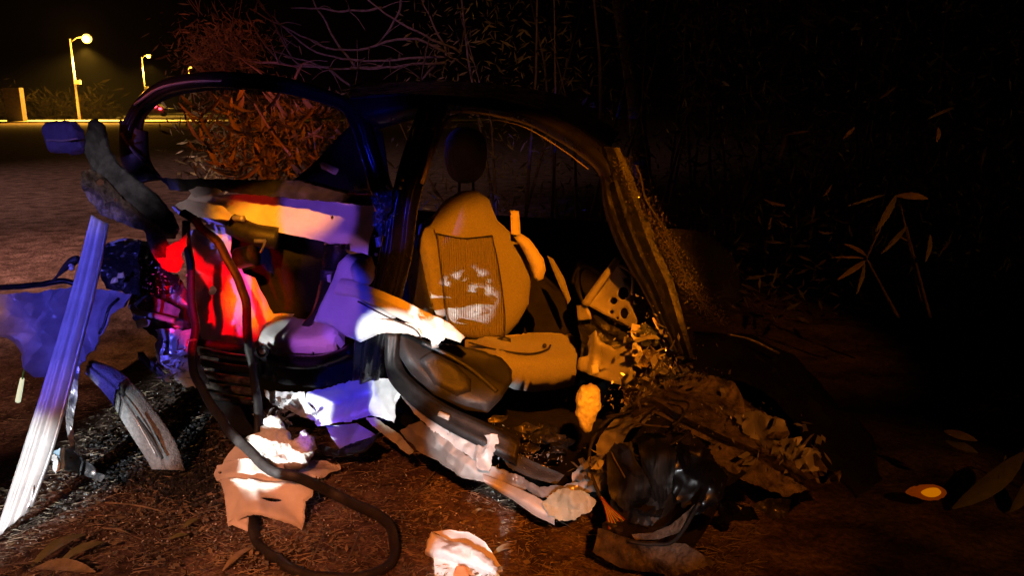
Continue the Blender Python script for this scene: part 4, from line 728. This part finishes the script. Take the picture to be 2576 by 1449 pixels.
def whorl(c, n, L, parent, ra, up=.6):
    for k in range(n):
        a = k*math.tau/n+ra.uniform(-.3, .3); el = ra.uniform(-.2, 1.0)
        place_leaf(LM[ra.randrange(3)], Vector(c)+Vector((ra.gauss(0, .02), ra.gauss(0, .02), ra.gauss(0, .03))), (math.cos(a)*math.cos(el), math.sin(a)*math.cos(el)*.8-.2, math.sin(el)*up+.15), ra.uniform(-.5, .5), L*ra.uniform(.7, 1.2), parent)
bush = thing('oleander_bush', 'leafy bush lit orange, seen through the bent window frame', 'bush', (-1.6, 6.3, 0))
ra = random.Random(21)
for i in range(70):
    u = ra.uniform(495, 880); v = ra.uniform(235, 455)
    if u < 560 and v > 400: u += 60
    whorl(P(u, v, ra.uniform(5.2, 6.2)), 7, ra.uniform(.7, 1.25), bush, ra)
for c in ((560, 415), (620, 340), (690, 415), (640, 270), (760, 430), (535, 365), (600, 425), (700, 350)): whorl(P(c[0], c[1], 5.2), 3, 1.5, bush, ra)
for i in range(16):
    u = ra.uniform(560, 840); b = P(u, 470, 5.9); b.z = 0; u2 = u+ra.uniform(-90, 60)
    t = P(u2, ra.uniform(230, 330), ra.uniform(5.4, 6.0)); V, Fc = tubemesh([b, b.lerp(t, .5)+Vector((ra.uniform(-.1, .1), 0, .1)), t], [.014, .01, .004], 6); link('stem', V, Fc, bark, bush)
leafmass('foliage', lambda r: P(r.gauss(680, 110), r.uniform(240, 470), r.uniform(6.2, 7.4)), 3000, leafm, bush, 4, (.05, .15))
tube('bare_stem', [(775, 335, 5.1), (815, 347, 5.1)], .008, bark, bush); tube('bare_stem', [(640, 260, 5.2), (690, 340, 5.2), (740, 400, 5.2)], [.008, .009, .012], bark, bush)
# bare branches overhead
tree = thing('bare_tree', 'leafless tree with long arching twigs above the bent window frame', 'tree', (0.3, 7.4, 0))
r5 = random.Random(9)
V, Fc = tubemesh([Vector((1.5, 8.8, 0)), Vector((1.3, 8.6, 1.5)), Vector((.9, 8.2, 3.2)), Vector((.2, 7.4, 4.8))], [.10, .09, .07, .04], 10); link('trunk', V, Fc, bark, tree)
BR = [[(1120, 130), (1030, 95), (930, 118), (850, 125), (770, 95), (700, 60), (630, 20)], [(1130, 140), (980, 150), (880, 150), (780, 120), (700, 55), (690, 25)], [(1010, -10), (1000, 40), (950, 110), (905, 125)], [(1160, 130), (1080, 95), (980, 40), (900, -20)],
      [(1120, 155), (1040, 160), (980, 168), (900, 172), (830, 172), (760, 150), (690, 130)], [(960, 165), (880, 172), (800, 168), (740, 150), (690, 60), (640, -10)], [(830, 175), (900, 230), (1000, 290), (1080, 330)], [(900, 172), (850, 110), (800, 20), (780, -20)],
      [(830, 168), (740, 165), (700, 150), (650, 90), (620, 30)], [(1780, 0), (1730, 35), (1715, 55), (1690, 80)], [(1900, -10), (1810, 30), (1730, 35)], [(1125, 140), (1110, 100), (1080, 40), (1050, -20)], [(700, 160), (620, 150), (560, 120), (520, 60)], [(760, 160), (720, 220), (650, 180), (600, 140)],
      [(960, 20), (880, 28), (790, 20), (730, 18)], [(1100, 150), (1060, 200), (1020, 230)]]
for k, b in enumerate(BR):
    Y = r5.uniform(5.2, 6.2)
    tube('branch', [(x, y, Y+.1*i) for i, (x, y) in enumerate(b)], [.010, .008, .005], bark, tree, n=24, sides=6, wob=.012)
    for q in range(3):
        i = r5.randrange(len(b)-1); x, y = b[i]; a = r5.uniform(0, 6.28); L = r5.uniform(25, 90)
        tube('twig', [(x, y, Y+.1*i), (x+L*.5*math.cos(a), y+L*.5*math.sin(a)-6, Y), (x+L*math.cos(a), y+L*math.sin(a), Y-.1)], [.005, .002], bark, tree, n=7, sides=5)
# thin twigs fan at left of the branches
for k in range(26):
    x = r5.uniform(470, 760); y = r5.uniform(20, 190); a = r5.gauss(-2.2, .5); L = r5.uniform(40, 130)
    tube('twig', [(x, y, 6.2), (x+L*.5*math.cos(a), y+L*.5*math.sin(a), 6.15), (x+L*math.cos(a)+8, y+L*math.sin(a), 6.1)], [.005, .003, .0015], bark, tree, n=7, sides=5)
leafmass('foliage', lambda r: P(r.gauss(560, 60), r.gauss(140, 50), r.uniform(6.2, 7)), 2200, leafd, tree, 5, (.03, .10))
# right hand shrub with large leaves
sh = thing('large_leaved_shrub', 'shrub of long narrow leaves half hidden in the dark on the right', 'shrub', (2.6, 4.2, 0))
BL = [((2255, 492), (2335, 500), .036, leafd), ((2255, 490), (2200, 585), .034, leafm), ((2225, 490), (2130, 520), .014, leafm), ((2280, 570), (2215, 640), .022, leafm), ((2180, 645), (2120, 612), .02, leafd), ((2175, 650), (2090, 648), .012, leafd), ((2178, 655), (2105, 705), .026, leafd), ((2175, 660), (2155, 740), .02, leafm), ((2340, 590), (2328, 660), .022, leafm), ((2576, 1140), (2395, 1280), .075, leafm), ((2600, 1190), (2540, 1290), .05, leafm), ((2530, 1145), (2500, 1240), .02, leafm), ((2180, 1375), (2340, 1500), .09, leafm), ((2375, 1085), (2460, 1110), .03, leafd), ((2380, 1110), (2460, 1140), .03, leafm), ((1365, 205), (1395, 190), .02, leafd), ((1975, 340), (1960, 400), .02, leafm), ((1975, 340), (2040, 330), .012, leafd), ((1975, 340), (1930, 310), .012, leafd), ((2360, 320), (2355, 360), .02, leafd), ((2400, 270), (2330, 300), .014, leafm), ((2150, 320), (2120, 350), .018, leafd), ((2210, 250), (2260, 215), .012, leafm)]
for b, t, w, m in BL:
    Y = 3.6 if b[1] < 900 else 2.7
    V, Fc = leafgeo(P(b[0], b[1], Y), P(t[0], t[1], Y-.08), w, .08); link('leaf', V, Fc, m, sh)
for b, t in (((2180, 650), (2260, 800)), ((2260, 490), (2320, 760)), ((2280, 570), (2340, 800)), ((2576, 1130), (2640, 1250)), ((2180, 650), (2220, 560))):
    tube('stem', [(b[0], b[1], 3.6 if b[1] < 900 else 2.7), ((b[0]+t[0])/2, (b[1]+t[1])/2, 3.65 if b[1] < 900 else 2.72), (t[0], t[1], 3.7 if b[1] < 900 else 2.75)], [.004, .006, .009], bark, sh, sides=6)
r6 = random.Random(31)
for i in range(150):
    u = r6.uniform(1900, 2620); v = r6.uniform(40, 620); Y = r6.uniform(4.0, 5.5)
    a = r6.uniform(0, 6.28); place_leaf(LM[r6.randrange(3)], P(u, v, Y), (math.cos(a), r6.uniform(-.6, .3), math.sin(a)), r6.uniform(-1, 1), r6.uniform(.5, .9), sh)
leafmass('foliage', lambda r: P(r.uniform(1700, 2650), r.uniform(-40, 1000), r.uniform(5, 8)), 7000, leafm, sh, 6, (.06, .16))
hd = thing('dark_hedge', 'dark overgrown hedge behind the roof of the wreck', 'hedge', (1.2, 7.5, 0))
for i in range(40):
    b = Vector((r6.uniform(-.6, 4.5), r6.uniform(6.5, 9), 0)); t = b+Vector((r6.uniform(-.9, .9), r6.uniform(-.6, .3), r6.uniform(1.5, 3.6)))
    V, Fc = tubemesh([b, b.lerp(t, .5)+Vector((r6.uniform(-.15, .15), 0, .1)), t], [.02, .012, .004], 5); link('stem', V, Fc, bark, hd)
leafmass('foliage', lambda r: Vector((r.uniform(-.9, 5), r.uniform(6.2, 9), r.uniform(.1, 3.6))), 9000, leafm, hd, 8, (.05, .13))
rb = thing('roadside_bush', 'small tuft of brown scrub at the foot of the nearest street lamp', 'bush', (-30, 62, 0))
leafmass('foliage', lambda r: Vector((r.uniform(-62, -41), r.uniform(80, 86), abs(r.gauss(0, 1.0)))), 5000, mat('far_scrub', (.10, .085, .05), (.16, .13, .08), .8), rb, 9, (.5, 1.4))

# unseen branch added so its leaves break up the spot that dapples the seat
ob = thing('added_dapple_branch', 'unseen leafy branch added so that its shadow dapples the cream seat', 'branch', (-1.0, -1.4, 0))
a_, b_ = Vector((-1.3, -3.6, 1.1)), P(1185, 720, 3.15); c_ = a_.lerp(b_, .33)
r9 = random.Random(77); parts = []
for i in range(190):
    p = c_+Vector((r9.gauss(0, .04), r9.uniform(-.3, .3), r9.gauss(.008, .04))); d = Vector((r9.gauss(0, 1), r9.gauss(0, .3), r9.gauss(0, 1))).normalized()*r9.uniform(.012, .026); w = d.cross(Vector((r9.gauss(0, .4), 1, r9.gauss(0, .4)))).normalized()*r9.uniform(.004, .008)
    parts.append(([p, p+d*.5+w, p+d, p+d*.5-w], [(0, 1, 2, 3)]))
V, Fc = merge(parts); link('foliage', V, Fc, leafm, ob, False, kind='stuff')
V, Fc = tubemesh([c_+Vector((-.5, -.1, .5)), c_+Vector((-.2, 0, .15)), c_], [.008, .005, .002], 6); link('stem', V, Fc, bark, ob)

ra = random.Random(55)
def fragments(name, spots, n, m, smin, smax, sd):
    ra = random.Random(sd); parts = []
    for i in range(n):
        u, v, Y, su, sv = spots[ra.randrange(len(spots))]; c = P(ra.gauss(u, su), ra.gauss(v, sv), Y+ra.uniform(-.04, .04)); s_ = ra.uniform(smin, smax)
        a, b = Vector((ra.gauss(0, 1), ra.gauss(0, 1), ra.gauss(0, 1))).normalized()*s_, Vector((ra.gauss(0, 1), ra.gauss(0, 1), ra.gauss(0, 1))).normalized()*s_*.5
        parts.append(([c-a, c+b, c+a*.8, c-b], [(0, 1, 2, 3)]))
    V, Fc = merge(parts); link(name, V, Fc, m, car, False, kind='stuff')
fragments('glass_fragments', [(1260, 1110, 2.5, 60, 22), (1330, 1150, 2.45, 50, 22), (1640, 850, 2.38, 50, 60), (1700, 930, 2.3, 50, 30), (1600, 1000, 2.3, 50, 25), (1800, 1060, 2.15, 90, 30), (960, 520, 2.84, 14, 30), (380, 700, 3.02, 40, 40)], 900, silver, .003, .009, 3)
fragments('metal_shreds', [(1640, 880, 2.36, 45, 50), (1720, 960, 2.28, 60, 30), (1960, 1120, 2.05, 70, 35), (440, 920, 2.96, 30, 30), (700, 1040, 2.95, 30, 14), (1500, 1180, 2.25, 25, 20)], 260, primer, .008, .03, 4)
for i in range(14):
    u, v = ra.uniform(1560, 1760), ra.uniform(960, 1180); tube('loose_wire', [(u, v, 2.2), (u+ra.uniform(-50, 50), v+ra.uniform(0, 50), 2.15), (u+ra.uniform(-90, 90), v+ra.uniform(20, 90), 2.12)], ra.uniform(.0015, .004), [rubber, dull, bark][i % 3], car, n=10, sides=5)

hz = mat('lamp_glow_haze', (1, 1, 1)); hn = hz.node_tree; hn.nodes.clear(); ho = hn.nodes.new('ShaderNodeOutputMaterial'); hv = hn.nodes.new('ShaderNodeVolumePrincipled')
hv.inputs['Density'].default_value = .0002; hv.inputs['Color'].default_value = (.9, .9, .9, 1); hn.links.new(hv.outputs[0], ho.inputs['Volume'])
link('haze', *boxm((0, 450, 6.5), (860, 940, 15)), hz, smooth=False, kind='stuff')  # haze box added to put a glow around the street lamps
